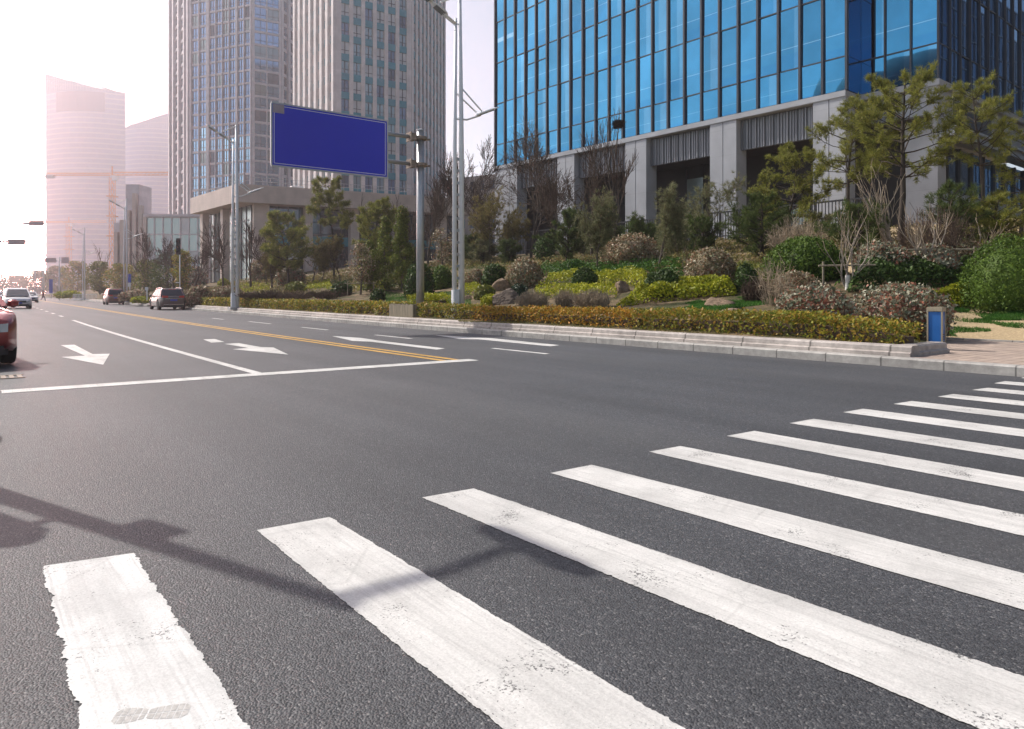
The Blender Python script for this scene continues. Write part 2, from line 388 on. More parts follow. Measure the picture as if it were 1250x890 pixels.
EDGE_PROF = [(.30, .10), (.30, .215), (.345, .235), (.35, .315), (.38, .345), (.63, .345), (.66, .31), (.66, .1)]
edging = strip('planter_edging', EDGE_PROF, SE, M['edging'])
tag(edging, 'long low pale granite edging along the front of the planted bed', 'edging')
mb = MB(); mb.add([(T_KERB+.662, 5.65+z0, z) for z0, z in []], [])
for (q0, q1) in ((.664, 1.9),):
    prof = [(0, .10), (0, .215), (.045, .235), (.05, .315), (.08, .345), (.33, .345), (.36, .31), (.36, .1)]
    rings = [[(T_KERB+q, 5.65+ds, z) for ds, z in prof] for q in np.linspace(q0, q1, 6)]
    mb.loft(rings)
er = road_obj(mb, 'edging_return', M['edging'], None, False, True); er.rotation_euler = (0, 0, 0); er.parent = edging
# footpath at the right, with its stone strip at the lawn
mb = MB(); mb.add([(T_KERB+.22, -40, .154), (T_KERB+6.1, -40, .154), (T_KERB+6.1, 7.8, .154), (T_KERB+1.9, 5.9, .154), (T_KERB+1.9, 5.65, .154), (T_KERB+.22, 5.65, .154)], [(0, 1, 2, 3, 4, 5)])
tag(road_obj(mb, 'pavement', M['paving']), kind='structure')
mb = MB(); mb.quad((T_KERB+.22, 5.65, .150), (T_KERB+.34, 5.65, .150), (T_KERB+.34, 60, .150), (T_KERB+.22, 60, .150))
mb = MB(); mb.box(T_KERB+6.1, T_KERB+6.22, -40, 7.8, .05, .19)
tag(road_obj(mb, 'pavement_edge', M['kerb'], None, False, True), kind='structure')
# ledge between kerb and edging
tag(strip('kerb_ledge', [(.22, .10), (.22, .152), (.31, .152), (.31, .10)], SE, M['kerb']), kind='structure')
# planted bank
qs = np.concatenate([[.64, .8], np.arange(1.2, 6.1, .8), [6.2, 6.21], np.arange(6.8, 32, .8), [36, 45, 60, 90, 140]]); ss = np.concatenate([np.arange(5.7, 40, .6), np.arange(40, 120, 3), [130, 160, 200, 260, 320]])
def s_start(q): return float(np.interp(q, [0, 1.9, 6.2, 6.21], [5.7, 5.8, 7.75, 5.7]))
mb = MB(); vs = [(T_KERB+float(bend(max(s, s_start(q))))+q, max(s, s_start(q)), float(tz(max(s, s_start(q)), q))) for s in ss for q in qs]; n = len(qs)
mb.add(vs, [(i*n+j, i*n+j+1, (i+1)*n+j+1, (i+1)*n+j) for i in range(len(ss)-1) for j in range(n-1)])
tag(road_obj(mb, 'bank', M['soil'], None, True), kind='structure')
qs2 = np.concatenate([np.arange(6.22, 34, .8), [40, 60, 90, 140]]); ss2 = np.concatenate([[-120, -60], np.arange(-40, 5.8, .95), [5.7]])
ss2 = np.unique(ss2); mb = MB(); n = len(qs2)
mb.add([(T_KERB+q, s, float(tz(s, q))) for s in ss2 for q in qs2], [(i*n+j, i*n+j+1, (i+1)*n+j+1, (i+1)*n+j) for i in range(len(ss2)-1) for j in range(n-1)])
tag(road_obj(mb, 'lawn_bank', M['lawn_soil'], None, True), kind='structure')
# far side of the road
def side_strip(name, t0, t1, z0, z1, mat):
    mb = MB()
    for a, b in zip(S_LIST[:-1], S_LIST[1:]):
        ta, tb = float(bend(a)), float(bend(b))
        mb.add([(t0+ta, a, z) for z in (z0, z1)]+[(t1+ta, a, z) for z in (z0, z1)]+[(t0+tb, b, z) for z in (z0, z1)]+[(t1+tb, b, z) for z in (z0, z1)],
               [(1, 3, 7, 5), (2, 6, 7, 3), (0, 1, 5, 4)])
    return road_obj(mb, name, mat)
tag(side_strip('opposite_kerb', -10.2, -10, -.05, .15, M['kerb']), kind='structure')
tag(side_strip('opposite_pavement', -18, -10.202, -.05, .154, M['paving']), kind='structure')

# ------------------------------------------------------------------ the hazy air
mb = MB(); mb.box(-1150, 420, -60, 1080, -1.2, 330)
hz = mb.build('haze', bpy.data.materials.new('haze_air')); hz['kind'] = 'stuff'
hm = hz.data.materials[0]; hm.use_nodes = True; hm.node_tree.nodes.clear()
ho = hm.node_tree.nodes.new('ShaderNodeOutputMaterial'); hv = hm.node_tree.nodes.new('ShaderNodeVolumePrincipled')
hv.inputs['Color'].default_value = (.94, .87, .95, 1); hv.inputs['Density'].default_value = HAZE_D; hv.inputs['Anisotropy'].default_value = HAZE_G
hm.node_tree.links.new(hv.outputs[0], ho.inputs['Volume'])

# ------------------------------------------------------------------ painted markings (parts of the road)
def ragged(pts, nn, amp, rng):
    n = len(pts); e = np.zeros(n)
    for k, wgt in ((1, .55), (3, .7), (9, .9), (31, .8)):
        c = rng.normal(size=n//k+3); e += wgt*np.interp(np.arange(n)/k, np.arange(len(c)), c)
    e = np.where(rng.uniform(size=n) < .06, e+rng.normal(size=n)*1.6, e)
    return [p+nn*(x*amp) for p, x in zip(pts, e)]
def edge_line(a, b, step, amp, rng):
    a = np.array(a); b = np.array(b); L = np.linalg.norm(b-a); n = max(2, int(L/step)); d = (b-a)/L; nn = np.array([-d[1], d[0]])
    pts = [a+d*L*i/n for i in range(n+1)]
    return ragged(pts, nn, amp, rng)
def marking(name, quad, mat, z=.004, step=.03, amp=.004, seed=1):
    """quad: four (s, t) corners: near-left, near-right, far-right, far-left"""
    rng = np.random.default_rng(seed); c = [np.array((t, s)) for s, t in quad]
    L = edge_line(c[0], c[3], step, amp, rng); n = len(L)-1
    Rr = [c[1]+(c[2]-c[1])*i/n for i in range(n+1)]; d = (c[2]-c[1])/np.linalg.norm(c[2]-c[1]); nn = np.array([-d[1], d[0]])
    Rr = ragged(Rr, nn, amp, rng)
    mb = MB(); vs = [(p[0], p[1], z) for p in L]+[(p[0], p[1], z) for p in Rr]
    mb.add(vs, [(i, n+1+i, n+2+i, i+1) for i in range(n)])
    return mb.build(name, mat, road, recalc=False)
STRIPES = [((52, 692), (163, 676)), ((313, 648), (402, 632)), ((515, 608), (578, 597)), ((672, 578), (722, 568)), ((792, 552), (831, 545)),
           ((885, 533), (918, 527)), ((964, 517), (992, 512)), ((1030, 503.5), (1053, 499.5)), ((1083, 495), (1105, 491.5)), ((1127, 488), (1146, 485)), ((1163, 481), (1180, 479))]
for i in range(13):
    t_near = .271+1.0098*i
    if i < len(STRIPES):
        a, b = STRIPES[i]; s0, t0 = Gst(*a); s1, t1 = Gst(*b)
        w0 = t1-t0
        if i > 4: t0 = t_near; t1 = t0+.40; 
    else: s0 = s1 = 3.87; t0 = t_near; t1 = t0+.40
    bott = {0: (Gst(100, 890), Gst(303, 890)), 1: (Gst(612, 890), Gst(835, 890)), 2: (Gst(1189, 888), Gst(1250, 827)), 3: (Gst(1250, 745.6), Gst(1250, 701)), 4: (Gst(1250, 655), Gst(1250, 629))}.get(i)
    if bott:
        (sa, ta), (sb, tb) = bott
        ka = (ta-t0)/(sa-s0); kb = (tb-t1)/(sb-s1); e = -1.6
        q = [(e, t0+ka*(e-s0)), (e, t1+kb*(e-s1)), (s1, t1), (s0, t0)]
    else: q = [(-1.6, t0), (-1.6, t1), (s1, t1), (s0, t0)]
    marking('zebra_stripe', q, M['fresh_paint'] if i == 0 else M['white_paint'], amp=.0042 if i == 0 else .0022, step=.009 if i < 3 else .03, seed=20+i)
# stop line, lane lines, double yellow, dashes
s_a, t_a = Gst(3, 480); s_b, t_b = Gst(566, 443.5)
marking('stop_line', [(11.0, t_a), (11.0, 7.66), (11.36, 7.66), (11.36, t_a)], M['white_paint'], seed=3)
def along_line(name, t, wd, s0, s1, mat, seed, k=14):
    mb = MB(); ss_ = np.linspace(s0, s1, k)
    vs = []
    for s in ss_: vs += [(t-wd/2+float(bend(s)), s, .004), (t+wd/2+float(bend(s)), s, .004)]
    mb.add(vs, [(2*i, 2*i+1, 2*i+3, 2*i+2) for i in range(k-1)]); return mb.build(name, mat, road, recalc=False)
along_line('lane_line', T_LANE, .15, 11.37, 39, M['white_paint'], 4)
along_line('lane_line', .12, .15, 11.37, 39, M['white_paint'], 5)
for dt in (-.14, .14): along_line('yellow_line', T_YELLOW+dt, .14, 11.37, 300, M['yellow_paint'], 6, 60)
for t, s0, s1 in ((T_LANE, 45, 300), (.12, 45, 300), (-3.4, 11, 300)):
    s = s0
    while s < min(s1, 130): along_line('lane_dash', t, .15, s, s+2.2, M['white_paint'], 7, 3); s += 6.5
for (u0, v0, u1, v1) in ((598, 425.5, 672, 432), (458, 409, 502, 413.5), (370, 399.5, 398, 403), (306, 392.5, 328, 395.5), (258, 388.5, 274, 390)):
    (sa, ta), (sb, tb) = Gst(u0, v0), Gst(u1, v1); tm = (ta+tb)/2-float(bend((sa+sb)/2))
    along_line('lane_dash', tm, .14, min(sa, sb), max(sa, sb), M['white_paint'], 8, 3)
def arrow(tip, tail, half, shaft, head, kind='straight'):
    """an arrow painted on the road: tip and tail as (s, t)"""
    a = np.array((tail[1], tail[0])); b = np.array((tip[1], tip[0])); d = (b-a)/np.linalg.norm(b-a); n = np.array([-d[1], d[0]])
    h = b-d*head; mb = MB(); q = [a-n*shaft, a+n*shaft, h+n*shaft, h-n*shaft]
    mb.add([(*p, .004) for p in q], [(0, 1, 2, 3)])
    mb.add([(*p, .004) for p in (h-n*half, h+n*half, b)], [(0, 1, 2)])
    return mb.build('arrow_marking', M['white_paint'], road, recalc=False)
def poly_mark(pix, name='arrow_marking'):
    mb = MB(); c = []
    for u, v in pix:
        s, t = Gst(u, v); c.append((t, s, .004))
    mb.add(c, [tuple(range(len(c)))]); return mb.build(name, M['white_paint'], road, recalc=True)
poly_mark([(74, 421.5), (91, 421), (113, 432.5), (134, 432), (126, 445.5), (75, 436), (104, 434.5)])
poly_mark([(248, 414.5), (262, 414), (274, 417.5), (258, 418.5)])
poly_mark([(274, 420), (291, 419), (318, 423.8), (334, 424.5), (352, 433), (284, 426.5), (303, 424.8)])
poly_mark([(405, 410.3), (440, 412.6), (462, 416), (543, 425.5), (533, 427), (452, 417.2), (430, 416.3)])
poly_mark([(531, 409), (567, 411.5), (600, 413), (683, 421.5), (672, 423), (585, 414.5), (560, 414)])
s_, t_ = Gst(7, 457)
# shoe print in the fresh paint of the nearest stripe
z_print = .0047
def footprint():
    mb = MB(); (s0, t0), (s1, t1) = Gst(137, 877), Gst(234, 868)
    a = np.array((t0, s0)); b = np.array((t1, s1)); L = np.linalg.norm(b-a); d = (b-a)/L; n = np.array((-d[1], d[0]))
    def hw(x): return .030+.013*math.cos((x-.12)*6.2) if x < .5 else .028+.012*math.sin((x-.45)*3.6)
    cells = [(.02, .09), (.105, .175), (.19, .26), (.275, .34), (.36, .42), (.45, .54), (.555, .625), (.64, .71), (.725, .795), (.81, .88), (.895, .97)]
    for x0, x1 in cells:
        for y0, y1 in ((-.95, -.07), (.07, .95)):
            e0 = .55 if x0 < .05 else 1; e1 = .6 if x1 > .95 else 1
            p = [a+d*L*x0+n*hw(x0)*y0*e0, a+d*L*x1+n*hw(x1)*y0*e1, a+d*L*x1+n*hw(x1)*y1*e1, a+d*L*x0+n*hw(x0)*y1*e0]
            mb.add([(*q, z_print) for q in p], [(0, 1, 2, 3)])
    return mb.build('footprint', plain('shoe_print_dust', (.47, .455, .43), .8, 0, .3, 60, .2), road, recalc=True)
footprint()
# ------------------------------------------------------------------ the glass office building on the right
M['glass_front'] = mk_glass('blue_mirror_glass', (.060, .250, .420), .02, 1.0, .13, True)
M['glass_side'] = mk_glass('blue_mirror_glass_side', (.05, .22, .42), .02)
M['mullion'] = plain('dark_mullion', (.055, .06, .072), .4, .4, .1, 2)
M['panel'] = mk_tiles('grey_stone_panel', (.37, .385, .415), 30, 1.9, .8)
M['slats'] = mk_slats()
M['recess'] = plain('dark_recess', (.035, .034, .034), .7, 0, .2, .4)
M['dark_glass'] = mk_glass('dark_glass', (.10, .12, .14), .06)
M['pale_glass'] = mk_glass('pale_green_glass', (.34, .42, .42), .2, .6)
FAZ = rad(-39.5)
FA = np.array([math.sin(FAZ), math.cos(FAZ)]); FB = np.array([math.cos(FAZ), -math.sin(FAZ)])   # along the front (away), into the building
F0 = np.array([16.56, 52.3])
GL0, GLR, PITCH = 14.3, 16.5, 4.2
ROWS = [GL0, GLR]+[GLR+PITCH*k for k in range(1, 9)]
ZTOP = ROWS[-1]
bld = thing('office_building', (*(F0+FB*12), 4.8), 'blue mirror glass office block on a grey stone base with slatted panels', 'building')
INV = Matrix.Translation(bld.location).inverted()
def bpart(mb, name, mat, parent=bld, **k):
    o = mb.build(name, mat, parent, **k)
    o.matrix_parent_inverse = INV if parent is bld else o.matrix_parent_inverse
    return o
OUT = -FB                                             # outward normal of the front
LA0, LA1 = -7.78, 28.68                               # front from its near end to its far end
SET = 1.9                                             # set-back of the short near bay
LB0 = -12.45
def fr(o, x, n): return (o, x, n)
FRONT = fr(F0, FA, OUT)
BFRONT = fr(F0+FB*SET, FA, OUT)
CORNER = F0+FB*SET+FA*LB0
SIDE = fr(CORNER, FB, -FA)                            # the right-hand face, running away from the corner
def W3(frm, x, y, z): O, X, N = frm; return (O[0]+x*X[0]+y*N[0], O[1]+x*X[1]+y*N[1], z)
pane_rng = random.Random(5)
def panes(frm, xs, rows, mat, n_parts, vis):
    """one mesh per pane for the panes that show; the rest as one stuff part"""
    rest = MB(); cnt = 0
    for i in range(len(xs)-1):
        for j in range(len(rows)-1):
            a = pane_rng.uniform(-.02, .02); b = pane_rng.uniform(-.03, .03)
            q = [W3(frm, xs[i]+.03, a, rows[j]+.02), W3(frm, xs[i+1]-.03, -a, rows[j]+.02), W3(frm, xs[i+1]-.03, -a+b, rows[j+1]-.02), W3(frm, xs[i]+.03, a+b, rows[j+1]-.02)]
            if vis(xs[i], rows[j]) and cnt < n_parts:
                m = MB(); m.quad(*q); bpart(m, 'glass_pane', mat, recalc=False); cnt += 1
            else: rest.quad(*q)
    if rest.v:
        o = bpart(rest, 'glass_panes', mat, recalc=False); o['kind'] = 'stuff'
def shows(frm):
    def f(x, z):
        p = W3(frm, x, 0, z); v = VH-(p[2]-EYE)/p[1]*F_PX; u = U0+p[0]/p[1]*F_PX
        return v > -4 and u < 1262
    return f
NP = 23; XS = [LA0+(LA1-LA0)*i/NP for i in range(NP+1)]
panes(FRONT, XS, ROWS, M['glass_front'], 78, shows(FRONT))
XB = list(np.linspace(LB0, LA0+.02, 4)); panes(BFRONT, XB, ROWS, M['glass_front'], 8, shows(BFRONT))
SIDE_L = 34.0; XSD = list(np.arange(0, SIDE_L+.1, 1.7)); panes(SIDE, XSD, ROWS, M['glass_side'], 14, shows(SIDE))
# return wall of the set-back
RET = fr(F0+FA*LA0, FB, -FA); panes(RET, [0, SET], ROWS, M['glass_side'], 2, shows(RET))
# mullions and transoms
mb = MB()
for i, x in enumerate(XS): mb.box(x-.075, x+.075, -.06, .17, GL0, ZTOP, FRONT)
for x in XB[:-1]: mb.box(x-.05, x+.05, -.06, .10, GL0, ZTOP, BFRONT)
for x in XSD[1:]: mb.box(x-.05, x+.05, -.06, .12, GL0, ZTOP, SIDE)
bpart(mb, 'mullion_frame', M['mullion'])
mb = MB()
for z in ROWS:
    mb.box(LA0, LA1, -.055, .05, z-.045, z+.045, FRONT); mb.box(LB0, LA0, -.055, .04, z-.045, z+.045, BFRONT); mb.box(0.01, SIDE_L, -.055, .045, z-.045, z+.045, SIDE)
# opening lights in a few panes
for i, z in ((18, GLR), (19, GLR+PITCH), (18, GLR+PITCH), (13, GLR+PITCH), (6, GLR+PITCH*2)):
    mb.box(XS[i]+.08, XS[i+1]-.08, -.05, .055, z+PITCH-1.35, z+PITCH-1.28, FRONT)
bpart(mb, 'transom_frame', M['mullion'])
# opaque core right behind the glass, roof
mb = MB(); core = [F0+FB*.25+FA*(LA1-.1), F0+FB*.25+FA*(LA0+.1), F0+FB*(SET+.25)+FA*(LA0+.1), F0+FB*(SET+.25)+FA*(LB0+.2), CORNER+FA*.2+FB*SIDE_L, F0+FB*(SIDE_L)+FA*(LA1-.1)]
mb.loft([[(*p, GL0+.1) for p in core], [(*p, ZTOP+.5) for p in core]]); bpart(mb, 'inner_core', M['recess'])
mb = MB()
ft = [F0+FA*(LA1+.1)+OUT*.2, F0+FA*LA0+OUT*.2, F0+FB*SET+FA*LA0+OUT*.2, F0+FB*SET+FA*(LB0-.15)+OUT*.2, CORNER-FA*.15+FB*SIDE_L, F0+FB*SIDE_L+FA*(LA1+.1)]
mb.loft([[(*p, ZTOP+.55) for p in ft], [(*p, ZTOP+1.6) for p in ft]]); bpart(mb, 'roof', M['panel'])
mb = MB(); mb.loft([[(*p, GL0-.42) for p in ft], [(*p, GL0-.02) for p in ft]]); bpart(mb, 'cornice', M['panel'], bevel=.03)
# base: columns in pairs of slabs, slatted panels, deep dark bays
COLS = [(25.11, 27.40), (17.03, 19.26), (8.67, 10.92), (.27, 2.52), (-7.73, -5.55)]
BZ = 4.6
for a, b in COLS:
    m_ = (a+b)/2; mb = MB()
    mb.box(a, m_-.03, -1.2, .12, BZ, GL0-.425, FRONT); mb.box(m_+.03, b, -1.2, .12, BZ, GL0-.425, FRONT); mb.box(m_-.03, m_+.03, -1.2, .03, BZ, GL0-.43, FRONT)
    bpart(mb, 'column', M['panel'])
mb = MB(); mb.box(LB0, LB0+1.9, -1.2, .10, BZ, GL0-.425, BFRONT); bpart(mb, 'column', M['panel'])
for (a, b) in ((19.26, 25.11), (10.92, 17.03), (2.52, 8.67), (-5.55, .27)):
    mb = MB(); z0, z1 = 11.7, GL0-.45
    mb.box(a+.02, b-.02, -.75, -.50, z0, z1, FRONT)
    for k in range(26):
        x = a+.12+(b-a-.24)*k/25; mb.box(x-.045, x+.045, -.5, -.42+.05*math.sin(k*2.3), z0, z1, FRONT)
    bpart(mb, 'slat_panel', M['slats'])
mb = MB(); mb.box(LB0+1.9, LA0-.1, -.7, -.45, 11.7, GL0-.45, BFRONT); bpart(mb, 'slat_panel', M['slats'])
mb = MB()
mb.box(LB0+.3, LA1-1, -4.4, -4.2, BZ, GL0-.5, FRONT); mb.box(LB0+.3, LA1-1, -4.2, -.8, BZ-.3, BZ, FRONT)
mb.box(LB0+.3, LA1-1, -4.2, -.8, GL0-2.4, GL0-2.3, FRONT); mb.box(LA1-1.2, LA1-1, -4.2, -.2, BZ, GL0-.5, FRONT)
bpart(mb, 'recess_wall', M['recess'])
mb = MB()
for (a, b) in ((10.92, 17.03), (2.52, 8.67), (-5.55, .27)):
    for k in range(4): x = a+.4+k*1.6; mb.box(x, x+.18, -4.2, -3.95, BZ, 12, FRONT)
    mb.box(a, b, -4.2, -3.97, 9.4, 9.6, FRONT)
bpart(mb, 'shopfront_frame', M['dark_metal'])
for (a, b, z0, z1) in ((6.0, 7.6, BZ, 10.8), (3.0, 4.5, BZ, 7.4), (-3.2, -1.8, BZ, 7.5), (12.2, 13.5, BZ, 9.0)):
    mb = MB(); mb.box(a, b, -3.9, -3.85, z0, z1, FRONT); bpart(mb, 'glass_door', M['pale_glass'])
mb = MB(); mb.box(LA1-1.3, LA1, -.8, .1, BZ, GL0-.425, FRONT); bpart(mb, 'end_wall', M['panel'])
# right-hand side: stone band, canopy, glazing and plinth
mb = MB(); mb.box(.1, SIDE_L, -.9, -.10, 11.5, GL0-.43, SIDE); mb.box(.1, SIDE_L, -1.2, -.15, BZ-.4, 7.7, SIDE); bpart(mb, 'side_wall', M['panel'])
mb = MB(); mb.box(2.6, 9.5, -.3, -.06, 11.9, 13.4, SIDE); bpart(mb, 'vent_grille', M['dark_metal'])
mb = MB(); mb.box(.05, SIDE_L, -.2, 1.1, 11.2, 11.35, SIDE); mb.box(.05, SIDE_L, -.2, .9, 10.75, 11.19, SIDE); bpart(mb, 'canopy', M['grey_metal'])
for k in range(9):
    mb = MB(); mb.quad(W3(SIDE, .6+k*2.2, -.6, 7.75), W3(SIDE, 2.7+k*2.2, -.6, 7.75), W3(SIDE, 2.7+k*2.2, -.6, 10.7), W3(SIDE, .6+k*2.2, -.6, 10.7)); bpart(mb, 'shop_window', M['glass_side'] if k > 2 else M['dark_glass'], recalc=False)
for k in range(10): mb = MB(); mb.box(.5+k*2.2, .7+k*2.2, -.75, -.45, 7.7, 10.74, SIDE); bpart(mb, 'shop_frame', M['mullion'])
# the neighbouring dark glass block, out of view to the right, mirrored in the shaded side
nbk = CORNER-FA*26; tN, iN = thing('office_block', (*(nbk+FB*18), 2), 'dark glass office block beside the blue glass building, out of view to the right', 'building'), None
iN = Matrix.Translation(tN.location).inverted(); NF = (nbk+FB*125, -FB, FA)
mb = MB(); mb.box(0, 120, -22, 0, 0, 52, NF); o = mb.build('wall', M['recess'], tN); o.matrix_parent_inverse = iN
mb = MB()
for k in range(61): mb.box(k*2-.06, k*2+.06, 0, .2, 4, 52, NF)
for k in range(13): mb.box(0, 120, 0, .15, 4+k*4-.1, 4+k*4+.1, NF)
o = mb.build('mullion_frame', M['mullion'], tN); o.matrix_parent_inverse = iN
mb = MB(); mb.quad(W3(NF, 0, .05, 4), W3(NF, 120, .05, 4), W3(NF, 120, .05, 52), W3(NF, 0, .05, 52)); o = mb.build('glazing', mk_glass('deep_blue_glass', (.03, .08, .16), .05), tN, recalc=False); o.matrix_parent_inverse = iN
dm = thing('domed_tower', (-69.7, 16.6, 0), 'round grey tower with a panelled dome across the street, seen mirrored in the glass corner', 'building')
M['dome'] = mk_tiles('dome_panels', (.12, .14, .17), 2.2, 1.6, .6)
mb = MB(); mb.lathe([(11, 0), (11, 33)], 40); mb.build('wall', M['panel'], dm, True)
mb = MB(); mb.lathe([(10.8*math.cos(a), 33.1+10.8*math.sin(a)) for a in np.linspace(0, 1.5, 14)], 40); mb.build('dome', M['dome'], dm, True)
# ------------------------------------------------------------------ railing on top of the bank
FP = fr(F0, FA, OUT)
rl = thing('railing', (*(F0+OUT*6), 4.8), 'dark upright-bar railing along the top of the planted bank', 'railing')
RI = Matrix.Translation(rl.location).inverted()
def rpart(mb, name, mat):
    o = mb.build(name, mat, rl); o.matrix_parent_inverse = RI; return o
mb = MB(); mb.box(-12, 30, 5.95, 6.05, 6.42, 6.52, FP); mb.box(-12, 30, 5.97, 6.03, 4.9, 4.97, FP); rpart(mb, 'rail', M['dark_metal'])
mb = MB()
for k in range(210): x = -12+k*.2; mb.box(x-.022, x+.022, 5.98, 6.02, 4.6, 6.42, FP)
o = rpart(mb, 'bars', M['dark_metal'])
for k in range(14): mb = MB(); x = -12+k*3.2; mb.box(x-.06, x+.06, 5.93, 6.07, 4.5, 6.6, FP); rpart(mb, 'post', M['dark_metal'])

# ------------------------------------------------------------------ towers behind
M['pink_stone'] = mk_tiles('pinkish_tower_stone', (.62, .575, .60), 60, 1.2, .82)
M['tan_stone'] = mk_tiles('tan_tower_stone', (.70, .635, .625), 60, 1.2, .82)
M['win_blue'] = mk_glass('tower_blue_glass', (.38, .60, .92), .08, .8, .35)
M['win_dark'] = mk_glass('tower_dark_glass', (.16, .20, .26), .1, .6, .4)
M['win_blind'] = plain('window_blinds', (.58, .59, .6), .4, .1, .15, .4)
M['teal'] = plain('teal_spandrel', (.04, .24, .30), .3, .2, .15, .4)
def facade(parent, inv, Pq, Qq, z0, z1, cols, floor, sill, head, pier_out, wall_mat, win_mats, budget, rng, spandrel=None, split=True, sub=2):
    """a wall from P to Q (left to right seen from outside): piers between the openings, spandrels between floors, a window in each opening"""
    Pq = np.array(Pq, float); Qq = np.array(Qq, float); L = np.linalg.norm(Qq-Pq); X = (Qq-Pq)/L; N = np.array([X[1], -X[0]]); f_ = (Pq, X, N)
    wall = MB(); span = MB(); rest = {}
    edges = [0]+[e*L for c in cols for e in c]+[L]
    for i in range(0, len(edges), 2):
        wall.box(edges[i], edges[i+1], -.6, pier_out, z0, z1, f_)
    nz = int((z1-z0)/floor)
    for k in range(nz+1):
        zb = z0+k*floor; sp_ = MB(); ca, cb = cols[0][0]*L-.1, cols[-1][1]*L+.1
        za, zc = max(z0, zb-(floor-head)), min(z1, zb+sill)
        if zc <= za: continue
        pt = W3(f_, (ca+cb)/2, 0, za)
        if VH-(pt[2]-EYE)/pt[1]*F_PX > -12 and split:
            sp_.box(ca, cb, -.55, 0, za, zc, f_); o = sp_.build('spandrel', spandrel or wall_mat, parent); o.matrix_parent_inverse = inv
        else: span.box(ca, cb, -.55, 0, za, zc, f_)
    made = 0
    for k in range(nz):
        for (a, b) in cols:
            a, b = a*L, b*L; zb = z0+k*floor
            x0, x1, w0, w1 = a, b, zb+sill, zb+head
            pt = W3(f_, (x0+x1)/2, 0, (w0+w1)/2); v = VH-(pt[2]-EYE)/pt[1]*F_PX; u = U0+pt[0]/pt[1]*F_PX
            mi = rng.choices(range(len(win_mats)), [wm[1] for wm in win_mats])[0]; mat = win_mats[mi][0]
            seen = v > -5
            m = MB()
            m.quad(W3(f_, x0, -.25, w0), W3(f_, x1, -.25, w0), W3(f_, x1, -.25, w1), W3(f_, x0, -.25, w1))
            nb = len(m.f); m.m = 1
            for q in range(1, sub):
                xm = x0+(x1-x0)*q/sub; m.box(xm-.05, xm+.05, -.24, -.1, w0, w1, f_)
            zm = w0+(w1-w0)*.32; m.box(x0, x1, -.245, -.15, zm-.04, zm+.04, f_)
            if seen and budget[0] > 0 and split:
                o = m.build('window', [mat, M['mullion']], parent, recalc=False); o.matrix_parent_inverse = inv; budget[0] -= 1
            else:
                r = rest.setdefault(mi, MB()); b0 = len(r.v); r.v += m.v; r.f += [[b0+i for i in ff] for ff in m.f]; r.mi += m.mi
    o = wall.build('piers', wall_mat, parent); o.matrix_parent_inverse = inv
    if span.v: o = span.build('spandrels', spandrel or wall_mat, parent); o.matrix_parent_inverse = inv; o['kind'] = 'stuff'
    for mi, r in rest.items():
        o = r.build('windows', [win_mats[mi][0], M['mullion']], parent, recalc=False); o.matrix_parent_inverse = inv; o['kind'] = 'stuff'
def tower(name, loc, label):
    t = thing(name, loc, label, 'building'); return t, Matrix.Translation(t.location).inverted()
def ux(u, d): return ((u-U0)/F_PX*d, d)
def evencols(n, fill, margin=.02):
    wdt = (1-2*margin)/n; return [(margin+wdt*(i+.5-fill/2), margin+wdt*(i+.5+fill/2)) for i in range(n)]
def solid(parent, inv, pts, z0, z1, mat, name='core'):
    mb = MB(); mb.loft([[(x, y, z0) for x, y in pts], [(x, y, z1) for x, y in pts]]); o = mb.build(name, mat, parent); o.matrix_parent_inverse = inv; return o
def inset(pts, k):
    c = np.mean(np.array(pts), 0); return [tuple(c+(np.array(p)-c)*(1-k)) for p in pts]
rngw = random.Random(3)
# the striped tower with teal spandrels
t2, i2 = tower('office_tower', (-26, 150, 3), 'striped stone office tower with teal bands between its pale windows, behind the blue road sign')
A2 = np.array(ux(410, 135)); dirf = np.array([math.sin(rad(57)), math.cos(rad(57))]); dirs = np.array([math.sin(rad(-38)), math.cos(rad(-38))])
B2 = A2+dirf*15.4; D2 = A2+dirs*20; dch = np.array([math.sin(rad(9)), math.cos(rad(9))]); C2 = B2+dch*27; E2 = D2+dirf*24
wm2 = [(M['win_blind'], 4), (M['win_dark'], 4), (M['pale_glass'], 3)]; bud = [100]
facade(t2, i2, A2, B2, 2, 82, evencols(6, .68, .04), 3.6, 1.2, 3.5, .18, M['tan_stone'], wm2, bud, rngw, M['teal'])
bud = [12]
facade(t2, i2, D2, A2, 2, 82, evencols(7, .6), 3.6, 1.3, 3.5, .55, M['tan_stone'], wm2, bud, rngw, M['teal'], split=False)
facade(t2, i2, B2, C2, 2, 82, evencols(9, .6), 3.6, 1.3, 3.5, .22, M['tan_stone'], wm2, bud, rngw, M['teal'], split=False)
solid(t2, i2, inset([A2, B2, C2, E2, D2], .03), 1, 82.5, M['recess'])
